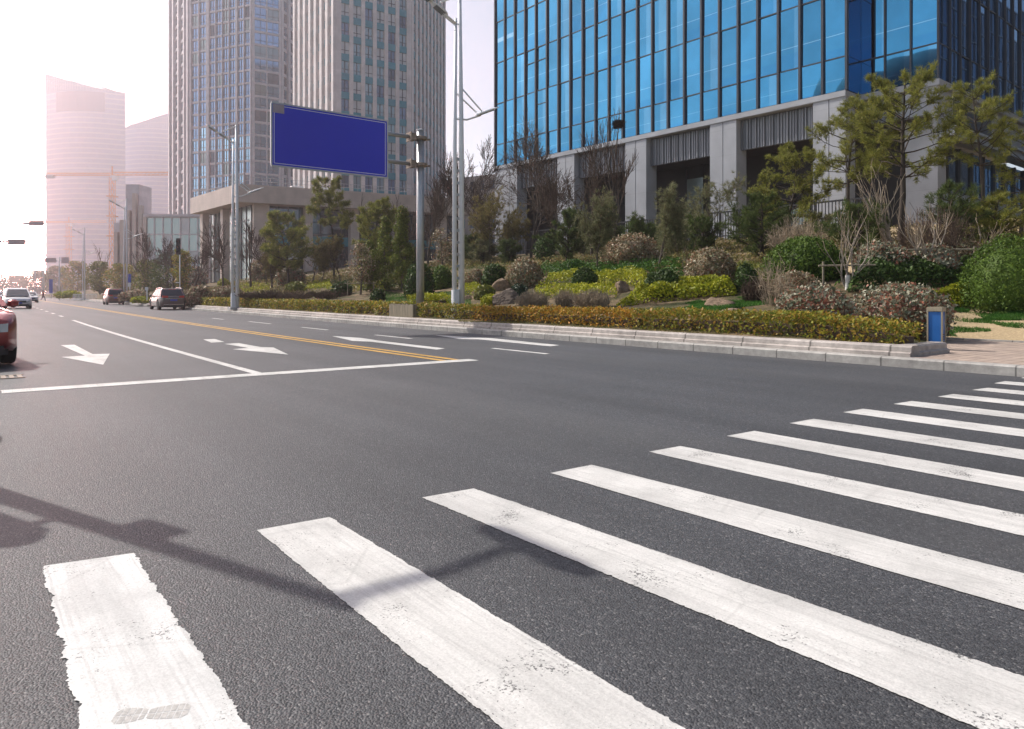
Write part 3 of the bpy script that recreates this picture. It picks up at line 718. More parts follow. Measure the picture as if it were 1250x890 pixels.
# the pinkish tower left of it
t1, i1 = tower('office_tower', (-80, 225, 3), 'tall pinkish stone tower with blue windows, left of the striped tower')
P1 = [ux(208, 236), ux(232, 208), ux(307, 200), ux(343, 204), ux(368, 214)]
wm1 = [(M['win_blue'], 9), (M['win_dark'], 1), (M['pale_glass'], 1)]; bud = [98]
c1 = [(.03, .145), (.16, .275)]+[(.325+.109*i, .425+.109*i) for i in range(4)]+[(.785, .88), (.892, .982)]
facade(t1, i1, P1[1], P1[2], 2, 122, c1, 3.6, .35, 3.4, .3, M['pink_stone'], wm1, bud, rngw)
facade(t1, i1, P1[0], P1[1], 2, 122, [(.06, .22), (.28, .5), (.56, .78), (.83, .95)], 3.6, .5, 3.3, .7, M['pink_stone'], wm1, bud, rngw, split=False)
facade(t1, i1, P1[2], P1[3], 2, 122, [(.1, .5), (.53, .93)], 3.6, .4, 3.4, .3, M['pink_stone'], wm1, bud, rngw, split=False)
facade(t1, i1, P1[3], P1[4], 2, 122, evencols(3, .7), 3.6, .6, 3.3, .5, M['pink_stone'], wm1, bud, rngw, split=False)
solid(t1, i1, inset(P1+[ux(368, 250), ux(220, 260)], .03), 1, 122.5, M['recess'])
# podium in front of the towers
M['podium'] = mk_tiles('pale_podium_stone', (.60, .50, .44), 1.6, 1.1, .8)
t3, i3 = tower('podium_building', (-20, 105, 3), 'low stone podium building with a deep overhanging cornice in front of the towers')
A3 = np.array(ux(290, 95)); d3 = np.array([math.sin(rad(62)), math.cos(rad(62))]); e3 = np.array([math.sin(rad(-41)), math.cos(rad(-41))])
B3 = A3+d3*34; C3 = A3+e3*19.5; D3 = C3+d3*34
def p3(mb, name, mat, **k): o = mb.build(name, mat, t3, **k); o.matrix_parent_inverse = i3; return o
FR3 = (A3, d3, np.array([d3[1], -d3[0]])); FL3 = (A3, e3, np.array([-e3[1], e3[0]]))
def off(p, a, b): return tuple(np.array(p)+d3*a+e3*b)
mb = MB(); mb.loft([[(*p, 13.3) for p in (A3, B3, D3, C3)], [(*p, 15.7) for p in (A3, B3, D3, C3)]]); p3(mb, 'cornice', M['podium'])
mb = MB()
for x in np.arange(.2, 34, 1.0): mb.tube([W3(FR3, x, -.3, 15.7), W3(FR3, x, -.3, 16.7)], .03, 4)
for x in np.arange(.2, 19, 1.0): mb.tube([W3(FL3, x, -.3, 15.7), W3(FL3, x, -.3, 16.7)], .03, 4)
for z in (16.2, 16.7):
    mb.tube([W3(FR3, 0.3, -.3, z), W3(FR3, 34, -.3, z)], .03, 4); mb.tube([W3(FL3, .3, -.3, z), W3(FL3, 19, -.3, z)], .03, 4)
p3(mb, 'roof_railing', M['grey_metal'])
for x0, w_ in ((2.2, 2.0), (9.0, 1.0), (15.4, 1.2), (22, 1.2), (29, 1.2)): mb = MB(); mb.box(x0, x0+w_, -2.6, -1.0, 1, 13.3, FR3); p3(mb, 'column', M['podium'])
for x0, w_ in ((9, 1.0), (17.6, 1.2)): mb = MB(); mb.box(x0, x0+w_, -2.2, -1.2, 1, 13.3, FL3); p3(mb, 'column', M['podium'])
mb = MB(); mb.box(2.4, 33.5, -3.2, -2.7, 1, 13.3, FR3); p3(mb, 'front_glazing', M['dark_glass'])
mb = MB(); mb.box(2.4, 18.8, -3.2, -2.7, 1, 13.3, FL3); p3(mb, 'side_glazing', M['pale_glass'])
mb = MB()
for z in np.arange(2.8, 12.9, 1.7): mb.box(3.5, 33.5, -2.72, -2.62, z-.05, z+.05, FR3); mb.box(3, 18.7, -2.72, -2.62, z-.05, z+.05, FL3)
for x in np.arange(4, 33.5, 1.5): mb.box(x-.05, x+.05, -2.71, -2.6, 1, 13.3, FR3)
for x in np.arange(4, 18.7, 1.8): mb.box(x-.05, x+.05, -2.71, -2.6, 1, 13.3, FL3)
p3(mb, 'glazing_bars', M['mullion'])
mb = MB(); mb.box(4.5, 33, -2.6, -2.55, 8.0, 9.3, FR3); p3(mb, 'teal_band', M['teal'])
mb = MB(); mb.box(6, 7.3, -2.58, -2.5, 11.2, 12.6, FR3); p3(mb, 'vent', M['podium'])
for k, x in enumerate((4.5, 9.8, 7.0)):
    mb = MB(); mb.box(x, x+1.3, -2.55, -2.5, 4.2+k*.6, 5.6+k*.6, FR3); p3(mb, 'notice_panel', M['win_blind'])
for x in (7.5, 11.5):
    mb = MB(); mb.box(x, x+1.7, -4.5, -3, 15.7, 16.35, FR3); mb.lathe([(.5, 16.35), (.5, 16.45)], 14, (W3(FR3, x+.85, -3.75, 0)[0], W3(FR3, x+.85, -3.75, 0)[1], 0)); p3(mb, 'roof_unit', M['white_metal'])
solid(t3, i3, [off(A3, 4, 4), off(A3, 33, 4), off(A3, 33, 18), off(A3, 4, 18)], 1, 14.5, M['recess'])
# pale low block seen between the striped tower and the glass building
t5, i5 = tower('low_block', (*ux(612, 150), 3), 'pale low block behind the bare trees, between the striped tower and the glass building')
A5 = np.array(ux(546, 158)); B5 = np.array(ux(660, 146))
facade(t5, i5, A5, B5, 2, 26, evencols(9, .5), 4.0, 1.2, 3.2, .2, M['podium'], [(M['win_blue'], 2), (M['win_dark'], 2)], [60], random.Random(9))
X5 = (B5-A5)/np.linalg.norm(B5-A5); N5 = np.array([X5[1], -X5[0]])
solid(t5, i5, [tuple(A5-N5*.65), tuple(B5-N5*.65), tuple(B5-N5*14), tuple(A5-N5*14)], 1, 26.4, M['podium'])
# low glazed hall to the left
t4, i4 = tower('glass_hall', (-70, 140, 2), 'low hall with a gridded glass front and a pale stepped end, left of the podium')
A4 = np.array(ux(178, 150)); B4 = np.array(ux(252, 150)); X4 = (B4-A4)/np.linalg.norm(B4-A4); FR4 = (A4, X4, np.array([X4[1], -X4[0]])); L4 = np.linalg.norm(B4-A4)
def p4(mb, name, mat, **k): o = mb.build(name, mat, t4, **k); o.matrix_parent_inverse = i4; return o
zt4 = 17.0; zm4 = 6.5
for i in range(7):
    for j in range(3):
        mb = MB(); x0 = L4*(i)/7; mb.quad(W3(FR4, x0+.1, 0, zm4+(zt4-zm4)*j/3+.1), W3(FR4, x0+L4/7-.1, 0, zm4+(zt4-zm4)*j/3+.1), W3(FR4, x0+L4/7-.1, 0, zm4+(zt4-zm4)*(j+1)/3-.1), W3(FR4, x0+.1, 0, zm4+(zt4-zm4)*(j+1)/3-.1)); p4(mb, 'window', M['pale_glass'] if (i*2+j) % 5 else M['win_blind'], recalc=False)
mb = MB()
for i in range(8): mb.box(L4*i/7-.12, L4*i/7+.12, -.3, .15, zm4, zt4, FR4)
for j in range(4): z = zm4+(zt4-zm4)*j/3; mb.box(0, L4, -.3, .14, z-.12, z+.12, FR4)
p4(mb, 'window_frame', M['pink_stone'])
mb = MB(); mb.box(-.1, L4+2, -12, -.35, 1, zt4-.2, FR4); mb.box(-.1, L4+2, -.3, .3, 1, zm4-.15, FR4); mb.box(-.3, L4+2, -12.2, .5, zt4+.13, zt4+.7, FR4); p4(mb, 'wall', M['pink_stone'])
mb = MB()
for k, (x, zz) in enumerate(((-6.5, 14), (-5.3, 16.5), (-4.0, 18.5), (-2.7, 22.0), (-1.4, 19.5), (-.5, 17.5))): mb.box(x, x+.75, -.6, .3, 1, zz, FR4)
p4(mb, 'pilaster', M['podium'])
mb = MB(); mb.box(-7, -.2, -10, -.7, 1, 16, FR4); mb.box(-4.6, -1.8, -6, -.75, 16, 24, FR4); p4(mb, 'stepped_block', M['pink_stone'])
# far towers in the haze, curved fronts and sloping glazed crowns
M['far_wall'] = mk_tiles('far_tower_cladding', (.36, .40, .52), 4.5, 5.4, .55)
M['far_band'] = plain('far_tower_bands', (.55, .55, .58), .5, .2, .05, .05)
M['far_sign'] = plain('blank_roof_sign', (.10, .07, .11), .6, 0, .05, .05)
def far_tower(name, u0, u1, d, vtop0, vtop1, vb, label, sign=False):
    t, inv = tower(name, (*ux((u0+u1)/2, d+30), 0), label)
    def pp(mb, nm, mat, **k): o = mb.build(nm, mat, t, **k); o.matrix_parent_inverse = inv; return o
    n = 10; a = np.array(ux(u0, d)); b = np.array(ux(u1, d)); wd = np.linalg.norm(b-a)
    arc = [(a[0]+(b[0]-a[0])*i/n, d-wd*.16*math.sin(math.pi*i/n)) for i in range(n+1)]
    kb = 1+.7*wd/d; back = [(b[0]*kb, b[1]*kb), (a[0]*kb, a[1]*kb)]
    h = lambda v: EYE+(VH-v)/F_PX*d
    base = h(vb)
    mb = MB(); mb.loft([[(x, y, -1) for x, y in arc+back], [(x, y, base) for x, y in arc+back]]); pp(mb, 'wall', M['far_wall'])
    mb = MB()
    for z in np.arange(4, base, 5.4):
        mb.loft([[(x, y-.35, z) for x, y in arc]+[(x, y+.2, z) for x, y in arc[::-1]], [(x, y-.35, z+1.4) for x, y in arc]+[(x, y+.2, z+.9) for x, y in arc[::-1]]])
    pp(mb, 'floor_bands', M['far_band'])
    mb = MB(); top = [h(vtop0)+(h(vtop1)-h(vtop0))*(i/n)**1.15 for i in range(n+1)]
    for i in range(0, n*3+1):
        k = i/3; j = min(n-1, int(k)); r_ = k-j; x = arc[j][0]*(1-r_)+arc[j+1][0]*r_; y = arc[j][1]*(1-r_)+arc[j+1][1]*r_; z = top[j]*(1-r_)+top[j+1]*r_
        mb.tube([(x, y-.6, base-1), (x, y-.6, z)], .4, 4)
    gl = MB()
    for i in range(n):
        fv = (lambda k: .95-.7*k/n) if vtop0 < vtop1 else (lambda k: .55+.4*k/n)
        f0, f1 = fv(i), fv(i+1)
        gl.loft([[(arc[i][0], arc[i][1]-.1, base-1), (arc[i+1][0], arc[i+1][1]-.1, base-1), (arc[i+1][0], arc[i+1][1]+.5, base-1), (arc[i][0], arc[i][1]+.5, base-1)],
                 [(arc[i][0], arc[i][1]-.1, base+max(0, top[i]-base)*f0), (arc[i+1][0], arc[i+1][1]-.1, base+max(0, top[i+1]-base)*f1), (arc[i+1][0], arc[i+1][1]+.5, base+max(0, top[i+1]-base)*f1), (arc[i][0], arc[i][1]+.5, base+max(0, top[i]-base)*f0)]])
    pp(gl, 'crown_glazing', M['far_wall'])
    for fz in (1.0, .66, .33):
        mb.tube([(x, y-.6, base+(z-base)*fz) for (x, y), z in zip(arc, top)], .5, 4)
    pp(mb, 'crown_frame', M['far_band'])
    if sign:
        mb = MB(); z0, z1 = h(139), h(116); i0, i1 = 2, 8
        mb.loft([[(x, y-1.6, z0) for x, y in arc[i0:i1+1]]+[(x, y-.6, z0) for x, y in arc[i0:i1+1][::-1]], [(x, y-1.6, z1) for x, y in arc[i0:i1+1]]+[(x, y-.6, z1) for x, y in arc[i0:i1+1][::-1]]]); pp(mb, 'sign_board', M['far_sign'])
    return t
far_tower('far_tower', 56, 153, 780, 89, 116, 113, 'hazy curved tower with a sloping glazed crown and a blank dark sign', True)
far_tower('far_tower', 150, 214, 900, 158, 134, 157, 'hazy curved tower half hidden behind the pinkish stone tower')
far_tower('far_tower', 255, 292, 820, 330, 326, 331, 'low hazy block far behind the podium')
# tower cranes
M['crane'] = plain('yellow_crane_paint', (.75, .30, .02), .5, .1, .1, .3)
def crane(u, d, vj, uj0, uj1, label, vbase=355, mast=2.2, yaw=None):
    c, inv = None, None
    t = thing('tower_crane', (*ux(u, d), 0), label, 'crane'); inv = Matrix.Translation(t.location).inverted()
    def pp(mb, nm, mat): o = mb.build(nm, mat, t); o.matrix_parent_inverse = inv; return o
    X, Y = ux(u, d); zj = EYE+(VH-vj)/F_PX*d; m = mast/2
    def lattice(mb, p, q, hw, up, r, step):
        p = Vector(p); q = Vector(q); dv = q-p; n = max(2, int(dv.length/step)); dn = dv.normalized(); s_ = dn.cross(Vector(up)).normalized(); u_ = Vector(up)
        cs = [s_*hw+u_*hw, -s_*hw+u_*hw, -s_*hw-u_*hw, s_*hw-u_*hw]
        for c_ in cs: mb.tube([p+c_, q+c_], r, 4)
        for i in range(n):
            a = p+dv*(i/n); b = p+dv*((i+1)/n)
            for j in range(4):
                mb.tube([a+cs[j], b+cs[(j+1) % 4]], r*.6, 3); mb.tube([a+cs[j], a+cs[(j+1) % 4]], r*.6, 3)
    mb = MB(); lattice(mb, (X, Y, 0), (X, Y, zj-1), m, (0, 1, 0), .2, 3.4); pp(mb, 'mast', M['crane'])
    mb = MB()
    for z in np.arange(zj-34, zj-4, 11): mb.box(X-m*2, X+m*2, Y-m*2, Y+m*2, z, z+.5)
    pp(mb, 'mast_collar', M['crane'])
    mb = MB(); mb.box(X+.6, X+3.4, Y-1.5, Y+.5, zj-3, zj-.4); pp(mb, 'cab', M['white_metal'])
    x0 = (uj0-U0)/F_PX*d; x1 = (uj1-U0)/F_PX*d
    mb = MB(); lattice(mb, (X+1, Y, zj+.9), (x1, Y, zj+.9), .8, (0, 1, 0), .16, 2.4); pp(mb, 'jib', M['crane'])
    mb = MB(); lattice(mb, (X-1, Y, zj+.6), (x0, Y, zj+.6), .6, (0, 1, 0), .16, 2.4); pp(mb, 'counter_jib', M['crane'])
    mb = MB(); mb.box(x0-.5, x0+4, Y-1, Y+1, zj-1.6, zj+.1); pp(mb, 'counterweight', M['grey_metal'])
    mb = MB(); mb.tube([(X, Y, zj), (X, Y, zj+5)], .4, 5); pp(mb, 'tower_head', M['crane'])
crane(137, 400, 214, 57, 214, 'tall orange tower crane in front of the hazy far towers')
crane(84, 620, 272, 30, 130, 'smaller faint tower crane, left of the tall orange crane', mast=3)
# ------------------------------------------------------------------ vegetation kit
M['leaf_dark'] = leaf_mat('dark_evergreen_leaves', [(0.026, 0.049, 0.011), (0.046, 0.084, 0.018), (0.079, 0.129, 0.029), (0.057, 0.098, 0.020)], .15, .55)
M['leaf_dome'] = leaf_mat('topiary_leaves', [(0.036, 0.066, 0.010), (0.072, 0.126, 0.017), (0.126, 0.192, 0.029), (0.084, 0.144, 0.020)], .2, .58)
M['leaf_olive'] = leaf_mat('olive_leaves', [(0.098, 0.117, 0.023), (0.176, 0.195, 0.039), (0.254, 0.244, 0.055)], .25)
M['leaf_yellow'] = leaf_mat('yellow_green_leaves', [(0.159, 0.207, 0.015), (0.305, 0.329, 0.022), (0.439, 0.415, 0.029), (0.244, 0.281, 0.022)], .3)
M['leaf_hedge'] = leaf_mat('hedge_leaves', [(0.102, 0.146, 0.023), (0.220, 0.234, 0.035), (0.381, 0.322, 0.044), (0.395, 0.220, 0.051), (0.146, 0.190, 0.029)], .3)
M['leaf_orange'] = leaf_mat('bronze_hedge_leaves', [(0.146, 0.146, 0.027), (0.410, 0.249, 0.038), (0.556, 0.249, 0.044), (0.395, 0.322, 0.044), (0.234, 0.132, 0.037)], .3)
M['leaf_photinia'] = leaf_mat('grey_green_photinia_leaves', [(0.065, 0.091, 0.046), (0.201, 0.220, 0.137), (0.439, 0.421, 0.311), (0.293, 0.275, 0.183), (0.348, 0.137, 0.091), (0.091, 0.110, 0.055)], .15, .35)
M['leaf_red'] = leaf_mat('reddish_photinia_leaves', [(0.107, 0.099, 0.045), (0.305, 0.229, 0.129), (0.518, 0.427, 0.305), (0.260, 0.107, 0.061), (0.168, 0.183, 0.084), (0.458, 0.427, 0.305)], .2, .5)
M['leaf_bluish'] = leaf_mat('bluish_green_leaves', [(.03, .055, .035), (.05, .085, .05), (.08, .11, .07)], .15)
M['leaf_ivy'] = leaf_mat('low_green_leaves', [(0.030, 0.076, 0.011), (0.055, 0.134, 0.017), (0.098, 0.189, 0.029)], .25)
M['grass'] = leaf_mat('green_grass', [(0.039, 0.111, 0.019), (0.065, 0.182, 0.026), (0.104, 0.208, 0.039)], .3)
M['grass_dry'] = leaf_mat('dry_grass', [(.16, .15, .05), (.25, .21, .09), (.10, .12, .03)], .3)
M['needle_pine'] = leaf_mat('pine_needles', [(0.111, 0.135, 0.026), (0.206, 0.231, 0.041), (0.349, 0.333, 0.079), (0.270, 0.262, 0.057)], .25, .55)
M['needle_dark'] = leaf_mat('dark_conifer_needles', [(0.051, 0.081, 0.023), (0.088, 0.124, 0.032), (0.146, 0.176, 0.051)], .2, .6)
M['needle_grey'] = leaf_mat('grey_green_needles', [(0.101, 0.121, 0.054), (0.174, 0.188, 0.094), (0.268, 0.268, 0.134), (0.215, 0.174, 0.094)], .25, .6)
M['needle_brown'] = leaf_mat('bronzed_conifer_needles', [(0.148, 0.123, 0.043), (0.248, 0.198, 0.070), (0.182, 0.182, 0.060), (0.329, 0.231, 0.099)], .25, .6)
M['leaf_cypress'] = leaf_mat('cypress_foliage', [(0.090, 0.123, 0.023), (0.165, 0.198, 0.037), (0.264, 0.272, 0.066)], .25, .6)

def unit(a): return a/np.maximum(1e-9, np.linalg.norm(a, axis=-1, keepdims=True))
def wob(rng, k=5, f=2.2):
    K = rng.normal(size=(k, 3))*f; ph = rng.uniform(0, 6.28, k); am = rng.uniform(.5, 1, k)/k
    return lambda d: (np.sin(d@K.T+ph)*am).sum(-1)
def leaf_quads(c, out, size, rng, aspect=.5, up=0.0, out_w=.7):
    n = len(c); nrm = unit(out*out_w*.75+rng.normal(size=(n, 3))*.6+np.array([0, 0, up]))
    t = unit(np.cross(nrm, rng.normal(size=(n, 3)))); b = np.cross(nrm, t)
    L = size*rng.uniform(.65, 1.35, (n, 1)); W = L*aspect
    return np.stack([c-t*L*.5, c+b*W*.5-t*L*.05, c+t*L*.5, c-b*W*.5-t*L*.05], 1)
def core_mesh(rx, ry, rz, cz, wf, k, amp, flat=-.5):
    bm = bmesh.new(); bmesh.ops.create_icosphere(bm, subdivisions=3, radius=1)
    d = np.array([v.co[:] for v in bm.verts]); fs = [[v.index for v in f.verts] for f in bm.faces]; bm.free()
    r = k*(1+amp*wf(d)); p = d*r[:, None]; p[:, 2] = np.maximum(p[:, 2], flat); p = p*np.array([rx, ry, rz]); p[:, 2] += cz
    return p, fs
def bush_mesh(name, seed, wx, wy, h, n, leaf, mat, amp=.25, boxy=0.0, aspect=.55, shag=.25):
    """a leafy shrub sitting on z=0"""
    rng = np.random.default_rng(seed); wf = wob(rng)
    d = unit(rng.normal(size=(int(n*1.25), 3))); d = d[d[:, 2] > -.55][:n]
    dd = d.copy()
    if boxy: dd = np.sign(d)*np.abs(d)**(1-boxy*.55); dd = dd/np.maximum(1e-6, (np.abs(dd)**(2+6*boxy)).sum(-1, keepdims=True)**(1/(2+6*boxy)))
    r = (1+amp*wf(d))*(1-shag*rng.uniform(0, 1, len(d))**2+ .05*rng.normal(size=len(d)))
    p = dd*r[:, None]; p[:, 2] = np.maximum(p[:, 2], -.5)
    rz = h/1.45; P_ = p*np.array([wx/2, wy/2, rz]); P_[:, 2] += rz*.45
    q = leaf_quads(P_, d, leaf, rng, aspect)
    cp, cf = core_mesh(wx/2, wy/2, rz, rz*.45, wf, .80, amp) if not boxy else (None, None)
    if boxy:
        bm = bmesh.new(); bmesh.ops.create_icosphere(bm, subdivisions=3, radius=1); dv = np.array([v.co[:] for v in bm.verts]); cf = [[v.index for v in f.verts] for f in bm.faces]; bm.free()
        e = np.sign(dv)*np.abs(dv)**(1-boxy*.55); e = e/np.maximum(1e-6, (np.abs(e)**(2+6*boxy)).sum(-1, keepdims=True)**(1/(2+6*boxy)))
        cp = e*.82*(1+amp*wf(dv))[:, None]; cp[:, 2] = np.maximum(cp[:, 2], -.5); cp = cp*np.array([wx/2, wy/2, rz]); cp[:, 2] += rz*.45
    return np_mesh(name, q, 4, mat, None, (cp, np.array(cf)))
def place(o, p, rz=0.0): o.location = p; o.rotation_euler = (0, 0, rz); return o
SEED = [100]
def bush(name, cat, u, vb, wpx, hpx, leaf, mat, label, group=None, amp=.25, depth=1.0, dens=1.0, d=None, shag=.25, aspect=.55):
    SEED[0] += 1
    if d is None: p, d = on_bank(u, vb)
    else: p = P(u, vb, d)
    W = wpx/F_PX*d; H = hpx/F_PX*d
    lf = max(leaf*1.25, .0038*d)
    n = int(min(9000, max(500, dens*2.6*(W*W*depth+2.5*W*H)/(lf*lf*.5))))
    o = bush_mesh(name, SEED[0], W, W*depth, H, n, lf, M[mat], amp, 0, aspect, shag)
    place(o, (p.x, p.y, p.z-.04*H)); return tag(o, label, cat, group)

def tubes_np(segs, sides=4):
    """segs: list of (polyline points (k,3), radii (k,)) -> verts, faces"""
    V = []; Fc = []; b = 0
    ang = np.arange(sides)*2*np.pi/sides; ca, sa = np.cos(ang), np.sin(ang)
    for pts, rr in segs:
        k = len(pts); t = np.gradient(pts, axis=0); t = unit(t); ref = np.array([.31, .17, .93]) if abs(t[0] @ np.array([.31, .17, .93])) < .95 else np.array([.9, .1, .2])
        a = unit(np.cross(t, ref)); c = np.cross(t, a)
        ring = pts[:, None]+rr[:, None, None]*(a[:, None]*ca[None, :, None]+c[:, None]*sa[None, :, None])
        V.append(ring.reshape(-1, 3))
        for i in range(k-1):
            for j in range(sides): Fc.append((b+i*sides+j, b+i*sides+(j+1) % sides, b+(i+1)*sides+(j+1) % sides, b+(i+1)*sides+j))
        b += k*sides
    return np.vstack(V), np.array(Fc)
def tube_obj(name, segs, mat, parent, sides=4):
    v, f = tubes_np(segs, sides)
    me = bpy.data.meshes.new(name); me.vertices.add(len(v)); me.vertices.foreach_set('co', v.astype(np.float32).ravel())
    me.loops.add(f.size); me.loops.foreach_set('vertex_index', f.ravel().astype(np.int32))
    me.polygons.add(len(f)); me.polygons.foreach_set('loop_start', (np.arange(len(f))*4).astype(np.int32)); me.polygons.foreach_set('loop_total', np.full(len(f), 4, np.int32))
    me.polygons.foreach_set('use_smooth', np.ones(len(f), bool)); me.update(calc_edges=True); me.materials.append(mat)
    return link_mesh(name, me, parent)
def poly(rng, p, d, L, r0, r1, k=4, wander=.12, rise=0.0):
    pts = [np.array(p, float)]; d = np.array(d, float)
    for i in range(k):
        d = d+rng.normal(size=3)*wander+np.array([0, 0, rise]); d /= np.linalg.norm(d); pts.append(pts[-1]+d*L/k)
    return np.array(pts), np.linspace(r0, r1, k+1), d
def grow(rng, p, d, L, r, depth, segs, tw, kids=(3, 5), spread=.7, rise=.05, shrink=.62, tips=None, wander=.12, bare=.3):
    pts, rr, de = poly(rng, p, d, L, r, r*.55 if depth else r*.3, 5 if depth > 1 else 3, wander, rise)
    (segs if r > .014 else tw).append((pts, rr))
    if depth == 0:
        if tips is not None: tips.append((pts[-1], de))
        return
    n = rng.integers(kids[0], kids[1]+1)
    for i in range(n):
        f = bare+(1-bare)*(i+rng.uniform(.3, 1))/n; f = min(f, 1.0); j = f*(len(pts)-1); a = int(min(j, len(pts)-2)); q = pts[a]+(pts[a+1]-pts[a])*(j-a)
        dl = unit(pts[a+1]-pts[a]); rnd = rng.normal(size=3); side = unit(rnd-dl*(rnd@dl))
        nd = unit(dl*(1-spread*.35)+side*spread*rng.uniform(.7, 1.2)+np.array([0, 0, .12]))
        rj = np.interp(j, range(len(rr)), rr)
        grow(rng, q, nd, L*shrink*rng.uniform(.75, 1.15), max(.0035, rj*.62), depth-1, segs, tw, kids, spread, rise, shrink, tips, wander, bare)
    grow(rng, pts[-1], de, L*shrink*1.05, max(.0035, rr[-1]*.9), depth-1, segs, tw, kids, spread, rise, shrink, tips, wander, bare)
def fit(segs_lists, H, W=None):
    allp = np.vstack([s[0] for sl in segs_lists for s in sl]); z = allp[:, 2].max(); k = H/z
    kw = k
    if W: r = np.percentile(np.hypot(allp[:, 0], allp[:, 1]), 97); kw = W/2/r
    return np.array([kw, kw, k])
def bare_tree(u, vb, hpx, wpx, label, cat='tree', group=None, seed=None, stems=1, depth=4, kids=(3, 5), spread=.6, trunk=.28, bark='bark', twig='twig_brown', r=.10, d=None, lean=(0, 0), lime=False, name='bare_tree', rise=.06, sc_r=1.0):
    SEED[0] += 1; rng = np.random.default_rng(seed or SEED[0])
    if d is None: p, d = on_bank(u, vb)
    else:
        p = P(u, vb, d)
    H = hpx/F_PX*d; W = wpx/F_PX*d
    segs = []; tw = []; tips = []
    for k in range(stems):
        a = 6.28*k/stems+rng.uniform(-.4, .4); tilt = 0 if stems == 1 else rng.uniform(.18, .5)
        dv = unit(np.array([math.cos(a)*tilt+lean[0], math.sin(a)*tilt+lean[1], 1.0]))
        grow(rng, (0, 0, 0), dv, H*trunk*rng.uniform(.85, 1.15), r*(1 if stems == 1 else .62), depth, segs, tw, kids, spread, rise, .66, tips)
    s = fit([segs, tw], H, W)
    segs = [(a*s, b*sc_r) for a, b in segs]; tw = [(a*s, np.maximum(b, .00026*d)) for a, b in tw]
    t = thing(name, (p.x, p.y, p.z-.06), label, cat, group)
    if segs: tube_obj('trunk', segs, M[bark], t, 6)
    if tw: tube_obj('twigs', tw, M[twig], t, 3)
    if lime: tube_obj('lime_wash', [(np.array([[0, 0, .0], [0, 0, .45]]), np.array([r*1.12+.015, r*1.06+.01]))], M['lime'], t, 10)
    t['_d'] = d
    return t, tips, s, p, d
def tuft(c, d, L, n, rng, wid=.012):
    """a spray of needles as thin blades"""
    m = len(c); dd = np.repeat(d, n, 0); cc = np.repeat(c, n, 0)
    v = unit(dd*.75+rng.normal(size=(m*n, 3))*.62); ln = L*rng.uniform(.6, 1.15, (m*n, 1)); side = unit(np.cross(v, rng.normal(size=(m*n, 3))))*wid
    s0 = cc+v*ln*.05; e = cc+v*ln
    return np.stack([s0-side*.6, s0+side*.6, e+side*.35, e-side*.35], 1)
def pine(u, vb, hpx, wpx, label, seed=None, group=None, first=.35, n_wh=9, mat='needle_pine', bark='bark_dark', d=None, shape='open', tl=.16, dens=1.0, lean=(0, 0), r=.11, name='pine_tree', up=.18, blades=16):
    """trunk with whorls of branches that carry needle tufts"""
    SEED[0] += 1; rng = np.random.default_rng(seed or SEED[0])
    if d is None: p, d = on_bank(u, vb)
    else: p = P(u, vb, d)
    H = hpx/F_PX*d; W = wpx/F_PX*d; R = W/2
    segs = []; br = []; C = []; D = []
    pts, rr, _ = poly(rng, (0, 0, 0), unit(np.array([lean[0], lean[1], 1.0])), H, r, r*.15, 9, .045, .02)
    pts[:, 2] *= H/pts[-1, 2]; segs.append((pts, rr))
    for i in range(n_wh):
        f = first+(1-first)*(i+.2)/n_wh; j = f*9; a = min(8, int(j)); q0 = pts[a]+(pts[a+1]-pts[a])*(j-a)
        g = (f-first)/(1-first)
        if shape == 'open': ln = R*(.55+.6*math.sin(math.pi*min(1, g*.8+.2)))*rng.uniform(.75, 1.15)
        elif shape == 'cone': ln = R*(1.05-.9*g)*rng.uniform(.8, 1.15)
        else: ln = R*(1.15*math.sin(math.pi*(.22+.72*g)))*rng.uniform(.8, 1.15)
        nb = rng.integers(4, 7); a0 = rng.uniform(0, 6.28)
        for b in range(nb):
            an = a0+6.28*b/nb+rng.normal()*.25; e = up+.35*g+rng.normal()*.08
            dv = unit(np.array([math.cos(an), math.sin(an), e]))
            l = ln*rng.uniform(.6, 1.1); bp, brr, _ = poly(rng, q0+rng.normal(size=3)*.03, dv, l, r*(1-f)*.42+.012, .006, 5, .1, .04)
            br.append((bp, brr))
            ns = max(5, int(l/(tl*.55)*dens))
            for k in range(ns):
                f2 = (.52 if shape == 'open' else .3)+(.48 if shape == 'open' else .7)*(k+rng.uniform())/ns; jj = f2*5; aa = min(4, int(jj)); q = bp[aa]+(bp[aa+1]-bp[aa])*(jj-aa); dl = unit(bp[aa+1]-bp[aa])
                sd = unit(dl*.6+rng.normal(size=3)*.6+np.array([0, 0, .35])); sl = l*rng.uniform(.12, .3)*(1.15-f2*.5)
                sp = np.stack([q, q+sd*sl*.5, q+sd*sl+np.array([0, 0, .02])]); br.append((sp, np.array([.006, .005, .003])))
                for z in (.55, 1.0): C.append(q+sd*sl*z); D.append(unit(sd+np.array([0, 0, .35])))
            C.append(bp[-1]); D.append(unit(bp[-1]-bp[-2]+np.array([0, 0, .1])))
    C.append(pts[-1]); D.append(np.array([0, 0, 1.0]))
    t = thing(name, (p.x, p.y, p.z-.06), label, 'tree', group)
    tube_obj('trunk', segs, M[bark], t, 8); tube_obj('branches', br, M[bark], t, 3)
    q = tuft(np.array(C), np.array(D), max(tl, .0046*d), blades, rng, max(.007, .00034*d)); np_mesh('crown', q, 4, M[mat], t)
    return t
